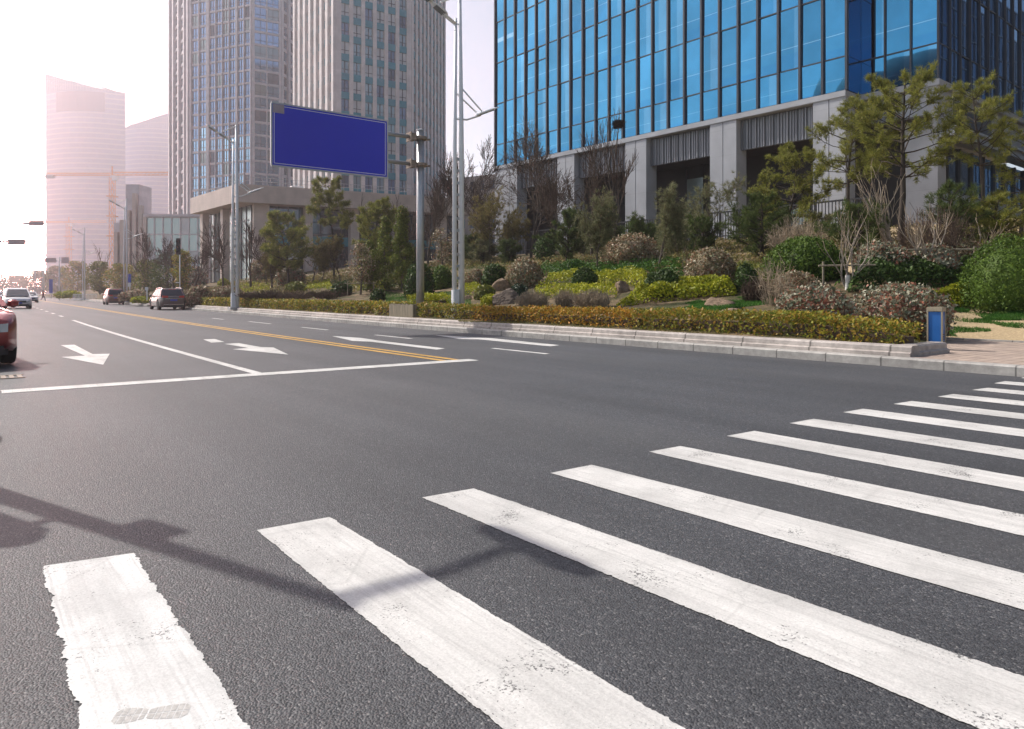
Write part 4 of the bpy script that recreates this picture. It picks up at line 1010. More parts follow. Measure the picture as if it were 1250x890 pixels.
def airy_conifer(u, vb, hpx, wpx, label, seed, mat='needle_grey', group=None, d=None, r=.05, depth=3, kids=(3, 4), trunk=.36, nl=.20, blades=20, spread=.6):
    t, tips, s, p, d = bare_tree(u, vb, hpx, wpx, label, 'tree', group, seed, 1, depth, kids, spread, trunk, 'bark', 'twig_brown', r, d, name='young_conifer', rise=.16)
    rng = np.random.default_rng(seed+5000); C = np.array([a for a, b_ in tips])*s; D = unit(np.array([b_ for a, b_ in tips])+np.array([0, 0, .5]))
    K = 7; sp_ = .035*hpx/F_PX*d; C2 = np.concatenate([C]+[C-D*nl*.7*i+rng.normal(size=C.shape)*sp_*(.5+.2*i) for i in range(1, K)]); D2 = unit(np.concatenate([D]*K)+rng.normal(size=(K*len(D), 3))*.35)
    np_mesh('crown', tuft(C2, D2, max(nl, .004*d), blades, rng, max(.006, .0003*d)), 4, M[mat], t); return t
def leafy_tree(u, vb, hpx, wpx, label, mat='leaf_dark', n=5000, leaf=.1, d=None, first=.3, seed=None, group=None, bark='bark', shape='round', name='evergreen_tree', cat='tree', r=.07, aspect=.5, gap=.5, clumps=26):
    SEED[0] += 1; rng = np.random.default_rng(seed or SEED[0])
    if d is None: p, d = on_bank(u, vb)
    else: p = P(u, vb, d)
    H = hpx/F_PX*d; W = wpx/F_PX*d; leaf = max(leaf, .003*d)
    segs = []
    pts, rr, _ = poly(rng, (0, 0, 0), (0, 0, 1), H*.9, r, r*.2, 6, .05, .03); segs.append((pts, rr))
    cs = []
    for k in range(clumps):
        g = (k+.5)/clumps; z = H*(first+(1-first)*g*.97)
        if shape == 'round': rad_ = W/2*math.sin(math.pi*(.12+.8*g))
        elif shape == 'cone': rad_ = W/2*(1.02-g)**.8
        else: rad_ = W/2*min(1, (1.03-g)*2.2)*min(1, .55+g*2.5)
        an = k*2.4+rng.normal()*.5; rho = rad_*rng.uniform(.25, .8)
        c = np.array([math.cos(an)*rho, math.sin(an)*rho, z]); cs.append((c, max(.16*W, rad_*.5)))
        j = min(5.5, max(.5, (z/(H*.9))*6-1)); a = int(j); q0 = pts[a]+(pts[a+1]-pts[a])*(j-a)
        mid = (q0+c)/2+np.array([0, 0, -.03*H]); segs.append((np.stack([q0, mid, c]), np.array([r*.3, r*.2, .008])))
    pp = []; oo = []
    per = n//clumps
    for c, rc in cs:
        dd = unit(rng.normal(size=(per, 3))); rr_ = rc*rng.uniform(.1, 1, (per, 1))**(gap)*np.array([1, 1, .8]); pp.append(c+dd*rr_); oo.append(dd)
    pp = np.vstack(pp); pp[:, 2] = np.clip(pp[:, 2], .02*H, H)
    t = thing(name, (p.x, p.y, p.z-.06), label, cat, group)
    tube_obj('trunk', segs, M[bark], t, 6)
    np_mesh('crown', leaf_quads(pp, np.vstack(oo), leaf, rng, aspect, .1), 4, M[mat], t)
    return t
def twiggy(u, vb, wpx, hpx, label, mat='twig_grey', n=260, seed=None, group=None, d=None, spread=1.0, name='twiggy_shrub', leafmat=None):
    SEED[0] += 1; rng = np.random.default_rng(seed or SEED[0])
    if d is None: p, d = on_bank(u, vb)
    else: p = P(u, vb, d)
    H = hpx/F_PX*d; W = wpx/F_PX*d; tw = []; C = []
    for k in range(n):
        a = rng.uniform(0, 6.28); rho = math.sqrt(rng.uniform())
        b = np.array([math.cos(a)*rho*W*.3, math.sin(a)*rho*W*.3, 0]); tip = np.array([math.cos(a)*rho*W*.5*spread, math.sin(a)*rho*W*.5*spread, H*rng.uniform(.6, 1.0)*(1-.35*rho*rho)])
        m = (b+tip)/2+rng.normal(size=3)*.06*H; rr = max(.005, .00030*d); tw.append((np.stack([b, m, tip]), np.array([rr*1.5, rr, rr*.7])))
        for z in range(2):
            q = m+(tip-m)*rng.uniform(.0, .8); e = q+unit(tip-b+rng.normal(size=3)*.8*H)*H*rng.uniform(.12, .3); tw.append((np.stack([q, (q+e)/2, e]), np.array([rr, rr*.8, rr*.6])))
            C.append(e)
    t = thing(name, (p.x, p.y, p.z-.03), label, 'shrub', group); tube_obj('stems', tw, M[mat], t, 3)
    if leafmat:
        C = np.array(C); np_mesh('leaves', leaf_quads(C, unit(rng.normal(size=C.shape)), .05, rng), 4, M[leafmat], t)
    return t
def mat_patch(name, cat, s0, s1, q0f, q1f, hgt, leaf, n, mat, label, seed, ramp=.35, amp=.25):
    """clipped low planting over an area of the bank; q0f, q1f: front and back edge as functions of s"""
    rng = np.random.default_rng(seed); wf = wob(rng, 6, 1.3)
    s = rng.uniform(s0, s1, n); q0 = np.array([q0f(x) for x in s]); q1 = np.array([q1f(x) for x in s]); f = rng.uniform(0, 1, n); q = q0+(q1-q0)*f
    edge = np.minimum(np.minimum(q-q0, q1-q), np.minimum(s-s0, s1-s)); top = hgt*np.clip(edge/ramp, 0.02, 1)**.5
    z = top*(1-rng.uniform(0, 1, n)**2*.55)
    X = s*SV[0]+(T_KERB+bend(s)+q)*TV[0]; Y = s*SV[1]+(T_KERB+bend(s)+q)*TV[1]; Z = tz(s, q)
    pz = Z+z*(1+amp*wf(np.stack([X, Y, 0*X], 1)*1.2))+rng.normal(size=n)*.02
    c = np.stack([X, Y, pz], 1); o = np.zeros((n, 3)); o[:, 2] = .8; o[:, :2] += rng.normal(size=(n, 2))*.3
    o_ = c.mean(0); o_[2] = 0
    ob = np_mesh(name, leaf_quads(c-o_, o, leaf, rng, .6), 4, M[mat]); ob.location = o_
    return tag(ob, label, cat)
def hedge(s0, s1, q0, q1, h0, mat, label, seed, leaf=.08, dens=1.25, step_n=None):
    rng = np.random.default_rng(seed); wf = wob(rng, 6, 1.7); L = s1-s0
    n = int(dens*L*(2*h0+(q1-q0))/(leaf*leaf*.5)*1.5)
    s = rng.uniform(s0, s1, n); k = rng.uniform(0, 1, n)*(2*h0+(q1-q0)); dep = rng.uniform(0, 1, n)**1.5*.2
    q = np.empty(n); z = np.empty(n); o = np.zeros((n, 3))
    a = k < h0; b = (k >= h0) & (k < h0+(q1-q0)); c = ~a & ~b
    q[a] = q0+dep[a]; z[a] = k[a]; o[a, 0] = -1
    q[b] = q0+k[b]-h0; z[b] = h0-dep[b]; o[b, 2] = 1
    q[c] = q1-dep[c]; z[c] = k[c]-h0-(q1-q0); o[c, 0] = 1
    out = np.zeros((n, 3)); out[:, 0] = o[:, 0]*TV[0]; out[:, 1] = o[:, 0]*TV[1]; out[:, 2] = o[:, 2]
    v = wf(np.stack([s, q*0, z*1.5], 1)*1.6); nz = wf(np.stack([s*2.3, q, z*0], 1)*1.9)
    clump = wf(np.stack([s*3.1, q*4, z*4], 1)*1.5); q = q+o[:, 0]*(.11*v+.07*clump); z = z*(1+.16*nz)+.06*clump*o[:, 2]
    t = T_KERB+bend(s)+q; Z = np.array(tz(s, np.full(n, q0)))
    P_ = np.stack([s*SV[0]+t*TV[0], s*SV[1]+t*TV[1], Z+z+rng.normal(size=n)*.02], 1); c0 = P_.mean(0)
    ob = np_mesh('foliage', leaf_quads(P_-c0, out, leaf, rng, .55), 4, M[mat])
    th = thing('hedge', (c0[0], c0[1], float(Z.mean())), label, 'hedge'); ob.parent = th; ob.location = (0, 0, c0[2]-float(Z.mean()))
    mb = MB()
    ss_ = np.arange(s0+.05, s1, .5); rings = []
    for x in ss_:
        tt = T_KERB+float(bend(x)); zz = float(tz(x, q0)); ring = [(q0+.25, 0), (q0+.25, h0-.24), (q1-.25, h0-.24), (q1-.25, 0)]
        rings.append([(x*SV[0]+(tt+a_)*TV[0]-c0[0], x*SV[1]+(tt+a_)*TV[1]-c0[1], zz+b_-float(Z.mean())) for a_, b_ in ring])
    if len(rings) > 1: mb.loft(rings); mb.build('stems', M['twig_brown'], th)
    return th

# ------------------------------------------------------------------ hedges along the edging
hedge(5.95, 12.5, .75, 1.5, .50, 'leaf_hedge', 'low clipped hedge at the right end of the edging, beside the blue cabinet', 201)
hedge(12.5, 16.9, .8, 1.45, .48, 'leaf_orange', 'low bronze clipped hedge behind the pale edging, in front of the bright yellow groundcover', 202)
hedge(16.9, 19.8, .8, 1.45, .46, 'leaf_orange', 'low orange tinged clipped hedge in front of the twiggy grey shrubs', 203)
hedge(19.8, 22.6, .8, 1.5, .50, 'leaf_hedge', 'low brownish green hedge right in front of the twin white lamp post', 204)
hedge(22.7, 23.55, .8, 1.6, .52, 'leaf_hedge', 'low yellow green hedge to the right of the wooden planter box', 205, leaf=.085)
hedge(25.5, 46, .8, 1.7, .52, 'leaf_hedge', 'long low clipped hedge running left from the wooden planter box', 206, leaf=.105)
hedge(46, 62, .8, 1.9, .55, 'leaf_hedge', 'far low clipped hedge beside the second white lamp post', 207, leaf=.16)
hedge(23.5, 25.6, 1.55, 2.4, .72, 'leaf_yellow', 'yellowish hedge block standing above the wooden planter box', 208, leaf=.07)

# ------------------------------------------------------------------ topiary, shrubs and groundcover (from right to left)
bush('topiary_bush', 'bush', 1234, 376, 104, 90, .06, 'leaf_dome', 'big rounded bright green bush at the right edge of the lawn', amp=.12, shag=.12)
bush('topiary_bush', 'bush', 983, 341, 92, 53, .05, 'leaf_dome', 'broad dome shaped green topiary bush behind the photinia shrubs', amp=.08, shag=.1)
bush('topiary_bush', 'bush', 911, 355, 28, 34, .05, 'leaf_dark', 'small dark green ball left of the broad green dome', amp=.1, shag=.12)
bush('topiary_bush', 'bush', 810, 360, 46, 32, .05, 'leaf_dark', 'dark green topiary ball standing in the bright yellow groundcover', amp=.1, shag=.12)
bush('topiary_bush', 'bush', 714, 350, 32, 24, .05, 'leaf_dark', 'green topiary ball under the young grey green conifer', amp=.1, shag=.12)
bush('topiary_bush', 'bush', 700, 334, 30, 18, .05, 'leaf_ivy', 'low rounded green bush in the green groundcover strip', amp=.15, shag=.12)
bush('topiary_bush', 'bush', 604, 350, 32, 28, .05, 'leaf_dark', 'dark green topiary ball just right of the twin white lamp post', amp=.08, shag=.12)
bush('topiary_bush', 'bush', 592, 365, 25, 18, .05, 'leaf_olive', 'small olive coloured ball above the brown hedge', amp=.12, shag=.12)
bush('topiary_bush', 'bush', 598, 372, 23, 13, .05, 'leaf_yellow', 'smallest yellowish ball right behind the hedge beside the lamp post', amp=.12, shag=.12)
bush('topiary_bush', 'bush', 634, 364, 22, 18, .05, 'leaf_bluish', 'small bluish green ball in front of the reddish photinia', amp=.12, shag=.12)
bush('topiary_bush', 'bush', 540, 352, 26, 28, .05, 'leaf_dome', 'round green topiary ball just left of the twin white lamp post', amp=.08, shag=.12)
bush('topiary_bush', 'bush', 512, 362, 36, 42, .06, 'leaf_dark', 'large dark green topiary ball behind the sign pole', amp=.08, shag=.12)
bush('topiary_bush', 'bush', 461, 367, 18, 15, .05, 'leaf_dark', 'small dark round bush on the lawn left of the sign pole', amp=.1, shag=.12)
bush('topiary_bush', 'bush', 418, 360, 24, 18, .06, 'leaf_dark', 'dark loose bush beside the staked magnolia', amp=.3)
bush('topiary_bush', 'bush', 362, 356, 26, 13, .06, 'leaf_olive', 'low olive rounded bush beyond the brown twigs', amp=.2)
bush('topiary_bush', 'bush', 273, 352, 14, 12, .06, 'leaf_yellow', 'yellowish rounded bush left of the second white lamp post', amp=.2)
bush('photinia_bush', 'shrub', 1097, 404, 114, 60, .075, 'leaf_photinia', 'large grey green photinia shrub next to the blue cabinet', amp=.22, dens=1.1)
bush('photinia_bush', 'shrub', 992, 389, 92, 44, .075, 'leaf_photinia', 'grey green photinia shrub behind the hedge, left of the largest one', amp=.22)
bush('photinia_bush', 'shrub', 972, 362, 62, 30, .07, 'leaf_red', 'dark reddish photinia shrub in front of the green dome', amp=.2)
bush('photinia_bush', 'shrub', 1077, 333, 66, 40, .08, 'leaf_photinia', 'pale leaved photinia mound behind the staked crape myrtle', amp=.2)
bush('photinia_bush', 'shrub', 1140, 332, 60, 36, .08, 'leaf_photinia', 'pale leaved shrub at the foot of the big pine', amp=.25)
bush('photinia_bush', 'shrub', 1182, 332, 46, 36, .08, 'leaf_red', 'reddish pale shrub behind the dark groundcover at the right', amp=.25)
bush('photinia_bush', 'shrub', 868, 345, 60, 42, .08, 'leaf_red', 'brownish photinia shrub with pale tips beside the bare sapling', amp=.22)
bush('photinia_bush', 'shrub', 768, 324, 72, 38, .09, 'leaf_red', 'wide reddish photinia mass behind the young conifers', amp=.3)
bush('photinia_bush', 'shrub', 640, 350, 44, 36, .07, 'leaf_red', 'round reddish white photinia bush in the middle of the bank', amp=.14)
bush('photinia_bush', 'shrub', 582, 350, 26, 22, .07, 'leaf_red', 'small reddish shrub behind the twin white lamp post', amp=.3)
bush('photinia_bush', 'shrub', 355, 347, 34, 26, .08, 'leaf_photinia', 'pale leaved shrub under the left pine', amp=.3)
bush('photinia_bush', 'shrub', 322, 346, 36, 34, .09, 'leaf_red', 'brownish shrub right of the second white lamp post', amp=.3)
bush('photinia_bush', 'shrub', 278, 366, 40, 18, .09, 'leaf_red', 'reddish rounded shrub at the foot of the second white lamp post', amp=.2)
bush('photinia_bush', 'shrub', 242, 372, 34, 25, .09, 'leaf_red', 'reddish shrub just right of the dark estate car', amp=.25)
bush('photinia_bush', 'shrub', 238, 352, 26, 26, .10, 'leaf_photinia', 'pale shrub beside the pedestrian signal post', amp=.3)
twiggy(922, 368, 34, 34, 'brown leafless twiggy shrub left of the grey stems', 'twig_brown', 240)
twiggy(944, 372, 44, 66, 'tall thicket of grey upright stems in front of the green dome', 'twig_grey', 60, spread=1.2)
twiggy(650, 378, 44, 26, 'grey brown twiggy dome shrub nearest the brown hedge', 'twig_grey', 420)
twiggy(690, 376, 26, 26, 'narrow twiggy shrub between two wider grey ones', 'twig_grey', 200)
twiggy(722, 378, 50, 28, 'wide grey twiggy shrub left of the yellow groundcover', 'twig_grey', 420)
twiggy(345, 368, 110, 16, 'long band of brown leafless twigs behind the left hedge', 'twig_brown', 600)
twiggy(405, 364, 60, 12, 'low brown twigs beside the staked magnolia', 'twig_brown', 260)
twiggy(975, 318, 70, 60, 'dense pale bare stems behind the green dome', 'twig_grey', 260, spread=1.1)
twiggy(1140, 318, 90, 70, 'thicket of upright bare stems around the big pine trunk', 'twig_brown', 260, spread=1.0)
def gs(u, v):
    p, d = on_bank(u, v); s, t = st(p.x, p.y); return s, t-T_KERB-float(bend(s))
def patch_px(name, cat, corners, h, leaf, n, mat, label, seed):
    """corners: near-left, near-right, far-right, far-left on the bank"""
    c = [gs(*x) for x in corners]; 
    rng = np.random.default_rng(seed); a, b = rng.uniform(0, 1, n), rng.uniform(0, 1, n); wf = wob(rng, 6, 1.6)
    cc = np.array(c); uv = (cc[0]*((1-a)*(1-b))[:, None]+cc[1]*(a*(1-b))[:, None]+cc[2]*(a*b)[:, None]+cc[3]*((1-a)*b)[:, None])
    s, q = uv[:, 0], uv[:, 1]
    e = np.minimum(np.minimum(a, 1-a)*np.linalg.norm(cc[1]-cc[0]), np.minimum(b, 1-b)*np.linalg.norm(cc[3]-cc[0]))
    tp = h*np.clip(e/.3, .05, 1)**.5; t = T_KERB+bend(s)+q
    X = s*SV[0]+t*TV[0]+.12*wf(np.stack([a*9, b*5, a*0], 1)); Y = s*SV[1]+t*TV[1]+.12*wf(np.stack([b*9, a*7, a*0], 1))
    z = np.array(tz(s, q))+tp*(1-rng.uniform(0, 1, n)**2*.7)*(1+.7*wf(np.stack([X, Y, 0*X], 1)*2.1))
    C = np.stack([X, Y, z], 1); o0 = C.mean(0); o0[2] = z.min(); o = rng.normal(size=(n, 3))*.35; o[:, 2] += .7; o[:, 1] -= .4
    ob = np_mesh(name, leaf_quads(C-o0, o, leaf, rng, .6), 4, M[mat]); ob.location = o0
    return tag(ob, label, cat)
patch_px('groundcover', 'groundcover', [(752, 376), (900, 362), (892, 350), (790, 357)], .46, .10, 6500, 'leaf_yellow', 'bright yellow green clipped groundcover around the dark green ball', 301)
patch_px('groundcover', 'groundcover', [(666, 350), (735, 349), (735, 338), (668, 338)], .42, .10, 2200, 'leaf_yellow', 'yellow green groundcover strip left of the green topiary ball', 302)
patch_px('groundcover', 'groundcover', [(728, 352), (790, 350), (790, 340), (730, 340)], .42, .10, 2200, 'leaf_yellow', 'yellowish groundcover strip between the topiary ball and the boulder', 303)
patch_px('groundcover', 'groundcover', [(650, 365), (752, 366), (752, 352), (655, 352)], .32, .09, 2600, 'leaf_yellow', 'loose yellow green groundcover among the grey twiggy shrubs', 304)
patch_px('groundcover', 'groundcover', [(655, 338), (835, 342), (835, 326), (662, 328)], .42, .11, 6000, 'leaf_ivy', 'long strip of deep green groundcover below the young conifers', 305)
patch_px('groundcover', 'groundcover', [(1035, 360), (1190, 360), (1200, 338), (1045, 340)], .5, .12, 6000, 'leaf_dark', 'dark green groundcover bank behind the largest photinia', 306)
patch_px('groundcover', 'groundcover', [(1125, 376), (1205, 374), (1205, 362), (1130, 362)], .42, .10, 2800, 'leaf_yellow', 'yellowish clipped strip at the back of the lawn', 307)
patch_px('groundcover', 'groundcover', [(890, 345), (935, 345), (935, 330), (895, 330)], .4, .08, 2500, 'leaf_olive', 'olive groundcover behind the small dark green ball', 308)
patch_px('groundcover', 'groundcover', [(285, 362), (330, 358), (330, 350), (290, 350)], .4, .10, 2200, 'leaf_yellow', 'yellow groundcover beside the second white lamp post', 309)
patch_px('groundcover', 'groundcover', [(372, 356), (408, 355), (404, 346), (374, 346)], .35, .09, 2500, 'leaf_yellow', 'sunlit yellow groundcover left of the staked magnolia', 310)
patch_px('groundcover', 'groundcover', [(436, 356), (470, 358), (470, 350), (440, 350)], .35, .08, 2000, 'leaf_yellow', 'yellow groundcover below the cypresses', 311)
patch_px('groundcover', 'groundcover', [(560, 362), (588, 362), (588, 352), (560, 352)], .3, .07, 1800, 'leaf_yellow', 'small yellow groundcover patch behind the twin white lamp post', 312)
def grass_px(name, corners, h, n, mat, label, seed, thr=-.05, f=1.1):
    c = np.array([gs(*x) for x in corners]); rng = np.random.default_rng(seed); wf = wob(rng, 7, 2.0)
    a, b = rng.uniform(0, 1, n*2), rng.uniform(0, 1, n*2); uv = (c[0]*((1-a)*(1-b))[:, None]+c[1]*(a*(1-b))[:, None]+c[2]*(a*b)[:, None]+c[3]*((1-a)*b)[:, None])
    k = wf(np.stack([uv[:, 0]*f, uv[:, 1]*f, 0*a], 1)) > thr; uv = uv[k][:n]; n = len(uv); s, q = uv[:, 0], uv[:, 1]; t = T_KERB+bend(s)+q
    C = np.stack([s*SV[0]+t*TV[0], s*SV[1]+t*TV[1], np.array(tz(s, q))], 1); o0 = C.mean(0)
    v = rng.normal(size=(n, 3))*.5; v[:, 2] = 1; v = unit(v)*h*rng.uniform(.5, 1.2, (n, 1)); sd = unit(np.cross(v, rng.normal(size=(n, 3))))*.009
    ob = np_mesh(name, np.stack([C-o0-sd, C-o0+sd, C-o0+v], 1), 3, M[mat]); ob.location = o0; ob['kind'] = 'stuff'
    return tag(ob, label, 'grass')
grass_px('grass', [(780, 384), (945, 386), (945, 362), (860, 366)], .07, 16000, 'grass', 'green grass between the yellow groundcover and the bronze hedge', 401, -.1)
grass_px('grass', [(1140, 412), (1290, 412), (1290, 376), (1150, 374)], .07, 8000, 'grass', 'patchy green grass on the tan soil beside the footpath', 402, .06, 1.8)
grass_px('grass', [(1150, 388), (1290, 392), (1290, 374), (1150, 372)], .10, 9000, 'grass', 'thick green grass along the back of the lawn', 405, .0, 1.4)
grass_px('grass', [(470, 372), (575, 374), (575, 356), (470, 356)], .09, 9000, 'grass', 'green grass around the foot of the sign pole', 403, -.2)
grass_px('grass', [(560, 400), (1080, 426), (1080, 414), (560, 392)], .05, 7000, 'grass_dry', 'dry grass fringe between hedge and edging', 404, -.1, 2)

# ------------------------------------------------------------------ boulders
def boulder(u, vb, wpx, hpx, mat, label, seed):
    rng = np.random.default_rng(seed); p, d = on_bank(u, vb); W = wpx/F_PX*d; H = hpx/F_PX*d
    bm = bmesh.new(); bmesh.ops.create_icosphere(bm, subdivisions=4, radius=1); wf = wob(rng, 7, 1.5); w2 = wob(rng, 8, 5)
    pn = unit(rng.normal(size=(11, 3))); ph = rng.uniform(.45, .85, 11)
    for v in bm.verts:
        dd = np.array(v.co[:]); c = pn@dd; r = float(np.min(np.where(c > .05, ph/np.maximum(c, .05), 9))); r = min(r, 1.15)*(1+.09*float(w2(dd)))+.02*rng.normal()
        v.co = (dd[0]*W/2*r*1.1, dd[1]*W*.42*r, max(-.3, dd[2]*r)*H*.85)
    me = bpy.data.meshes.new('boulder'); bm.to_mesh(me); bm.free(); me.materials.append(M[mat])
    o = link_mesh('boulder', me); o.location = (p.x, p.y, p.z+.12*H); o.rotation_euler = (0, 0, rng.uniform(-.4, .4)); return tag(o, label, 'rock')
boulder(761, 356, 24, 12, 'rock', 'rounded brown boulder at the left end of the yellow groundcover', 501)
boulder(615, 354, 24, 13, 'rock', 'square brown boulder in front of the reddish photinia bush', 502)
boulder(615, 371, 34, 18, 'rock_grey', 'greyish brown boulder among the small clipped balls', 503)
boulder(881, 372, 40, 11, 'rock', 'flat pinkish boulder lying on the green grass', 504)
boulder(892, 385, 36, 8, 'rock', 'flatter pale boulder just behind the bronze hedge', 505)
boulder(570, 366, 16, 8, 'rock', 'small tan boulder behind the twin white lamp post', 506)
boulder(737, 372, 16, 7, 'rock', 'small tan boulder below the wide grey twiggy shrub', 507)

# ------------------------------------------------------------------ pines and conifers
pine(1100, 304, 203, 140, 'tall open pine with a dark trunk in front of the building corner', 601, first=.42, n_wh=8, lean=(-.03, 0), r=.14, dens=1.0, blades=24)
pine(1032, 306, 182, 88, 'slender pine with sparse layered branches left of the tallest pine', 602, first=.45, n_wh=8, r=.09)
pine(1205, 306, 198, 84, 'pine with a bare lower trunk at the right, before the shaded side wall', 603, first=.52, n_wh=7, r=.09, dens=1.1)
pine(1248, 305, 170, 90, 'pine cut by the right edge of the view', 604, first=.3, n_wh=7, r=.09)
pine(955, 306, 118, 96, 'leaning bright green pine in front of the dark bays', 605, first=.2, n_wh=8, lean=(.1, 0), r=.09, dens=1.3)
pine(1165, 312, 90, 70, 'low dark pine behind the bare stems at the right', 606, first=.12, n_wh=7, mat='needle_dark', shape='round')
pine(930, 318, 74, 80, 'dark low pine behind the small dark green ball', 607, first=.08, n_wh=8, mat='needle_dark', shape='round', dens=1.3)
pine(1050, 316, 66, 80, 'dark bushy pine between the two tall pine trunks', 608, first=.08, n_wh=7, mat='needle_dark', shape='round', dens=1.2)
pine(1215, 312, 70, 80, 'bushy pine below the tall right pine', 609, first=.1, n_wh=7, mat='needle_pine', shape='round', dens=1.2)
airy_conifer(728, 337, 103, 52, 'young grey green conifer on a thin trunk above the topiary ball', 610, 'needle_grey')
airy_conifer(804, 332, 108, 71, 'young conifer with feathery upswept branches in the middle of the bank', 611, 'needle_grey')
airy_conifer(872, 306, 92, 75, 'feathery grey green conifer in front of the widest column', 612, 'needle_grey')
pine(692, 322, 66, 46, 'bushy dark green pine left of the young grey green conifer', 613, first=.1, n_wh=9, mat='needle_dark', shape='round', dens=1.3, up=.4)
airy_conifer(770, 318, 60, 57, 'dark green pine between the two young conifers', 614, 'needle_dark')
airy_conifer(597, 322, 92, 71, 'bronzed conifer right of the twin white lamp post', 615, 'needle_brown')
airy_conifer(627, 320, 62, 41, 'thin bronzed conifer left of the bare tree trunk', 616, 'needle_brown')
pine(408, 345, 122, 52, 'tall thin pine with a bare stem in front of the podium', 617, first=.55, n_wh=6, d=62, lean=(0, 0), r=.1)
pine(352, 345, 86, 70, 'bushy brownish pine in front of the podium columns', 618, first=.2, n_wh=8, d=60, shape='round', dens=1.2)
airy_conifer(392, 345, 60, 52, 'small brownish pine beside the tall thin pine', 619, 'needle_brown', d=58)
pine(457, 345, 102, 56, 'large rounded conifer behind the two cypresses', 620, first=.1, n_wh=12, d=56, shape='round', dens=1.5, tl=.2)
airy_conifer(325, 346, 52, 50, 'bronzed small conifer left of the brownish pine', 621, 'needle_brown', d=62)
leafy_tree(470, 354, 92, 34, 'narrow upright cypress left of the widest cypress', 'leaf_cypress', 5000, .12, shape='col', name='cypress_tree', first=.02, gap=.45)
leafy_tree(491, 354, 104, 42, 'widest dark cypress just left of the sign pole', 'leaf_cypress', 7000, .12, shape='cone', name='cypress_tree', first=.02, gap=.45, clumps=34)
leafy_tree(452, 356, 64, 28, 'short olive cypress behind the staked magnolia', 'leaf_cypress', 3500, .12, shape='col', name='cypress_tree', first=.03, gap=.45)
leafy_tree(440, 360, 66, 42, 'staked magnolia with brown and pale leaves', 'leaf_red', 1500, .12, name='magnolia_tree', first=.28, gap=.6, bark='bark')
leafy_tree(540, 330, 52, 46, 'russet leaved small tree behind the topiary balls', 'leaf_red', 900, .12, name='russet_tree', first=.2, gap=.6)
leafy_tree(664, 320, 30, 34, 'small dark evergreen tree right of the bare tree trunk', 'leaf_dark', 1800, .1, first=.1)

# the evergreen row below the railing and the brown undergrowth between the shrubs
kk = 0
for s in np.arange(9, 62, 3.1):
    for q in (20.5,):
        kk += 1; a = rq(s+RNG.normal()*.5, q+RNG.normal()*1.4); d = a[1]; u = U0+a[0]/a[1]*F_PX; z = tzxy(a[0], a[1]); v = VH-(z-EYE)/d*F_PX
        h = RNG.uniform(1.3, 2.3)/d*F_PX; pine(u, v, h, h*RNG.uniform(1.0, 1.5), 'dark evergreen shrub in the row below the dark railing', 640+kk, group='evergreen shrubs below the railing', first=.04, n_wh=7, mat=('needle_dark', 'needle_grey', 'needle_dark')[kk % 3], shape='round', d=d, dens=1.1, name='evergreen_shrub', blades=14)
def scatter_under(name, s0, s1, q0, q1, n, h, leaf, mat, label, seed):
    rng = np.random.default_rng(seed); wf = wob(rng, 7, 1.0); s = rng.uniform(s0, s1, n); q = rng.uniform(q0, q1, n); k = wf(np.stack([s*.5, q*.5, s*0], 1)); ok = k > -.12; s, q, k = s[ok], q[ok], k[ok]; n = len(s)
    t = T_KERB+bend(s)+q; X = s*SV[0]+t*TV[0]; Y = s*SV[1]+t*TV[1]; Z = np.array(tz(s, q))+np.clip(k+.3, .15, 1)*h*rng.uniform(0, 1.0, n)
    C = np.stack([X, Y, Z], 1); o0 = C.mean(0); o = rng.normal(size=(n, 3)); ob = np_mesh(name, leaf_quads(C-o0, o, leaf, rng, .35), 4, M[mat]); ob.location = o0; ob['kind'] = 'stuff'; return tag(ob, label, 'undergrowth')
scatter_under('undergrowth', 8, 40, 10, 25, 26000, .7, .16, 'needle_brown', 'brown and olive undergrowth across the upper bank', 801)
scatter_under('undergrowth', 40, 90, 4, 22, 22000, .9, .22, 'needle_brown', 'brown undergrowth on the far bank before the podium', 802)
scatter_under('low_plants', 9, 60, 7.5, 20, 24000, .35, .12, 'leaf_ivy', 'dark green low plants between the shrubs of the bank', 803)

# ------------------------------------------------------------------ bare trees
bare_tree(648, 316, 178, 122, 'tall bare tree with a wide twiggy crown before the left bays', seed=701, depth=5, kids=(3, 4), spread=.8, trunk=.30, r=.13)
tn, tips, sc_, pn, dn = bare_tree(748, 312, 190, 70, 'bare tree with a bird nest high in its crown', seed=702, depth=4, kids=(3, 4), spread=.5, trunk=.4, r=.12)
zn = EYE+(VH-152)/F_PX*dn; xn = (755-U0)/F_PX*dn
nest = MB(); rn = random.Random(4)
for k in range(260):
    a = rn.uniform(0, 6.28); rr = rn.uniform(.08, .36); z = rn.uniform(-.2, .22); x, y = math.cos(a)*rr, math.sin(a)*rr; b = a+1.57+rn.uniform(-.5, .5); l = rn.uniform(.15, .35)
    nest.tube([(x-math.cos(b)*l, y-math.sin(b)*l, z+rn.uniform(-.06, .06)), (x+math.cos(b)*l, y+math.sin(b)*l, z+rn.uniform(-.06, .06))], .012, 3)
nest.lathe([(.03, -.2), (.2, -.12), (.27, .06), (.15, .1)], 10)
no = nest.build('bird_nest', M['nest'], recalc=False); no.location = (xn, pn.y, zn); tag(no, 'dark stick nest in the top of a bare tree before the glass front', 'nest')
bm_ = MB(); bm_.tube([(0, 0, (zn-pn.z)*.45), (.1, 0, (zn-pn.z)*.7), (xn-pn.x, 0, zn-pn.z-.1), (xn-pn.x+.1, .05, zn-pn.z+1.2)], [.07, .05, .03, .012], 6); bm_.build('nest_limb', M['bark'], tn)
bare_tree(722, 314, 150, 64, 'bare tree just left of the tree with the nest', seed=703, depth=4, kids=(3, 4), spread=.55, trunk=.38, r=.10)
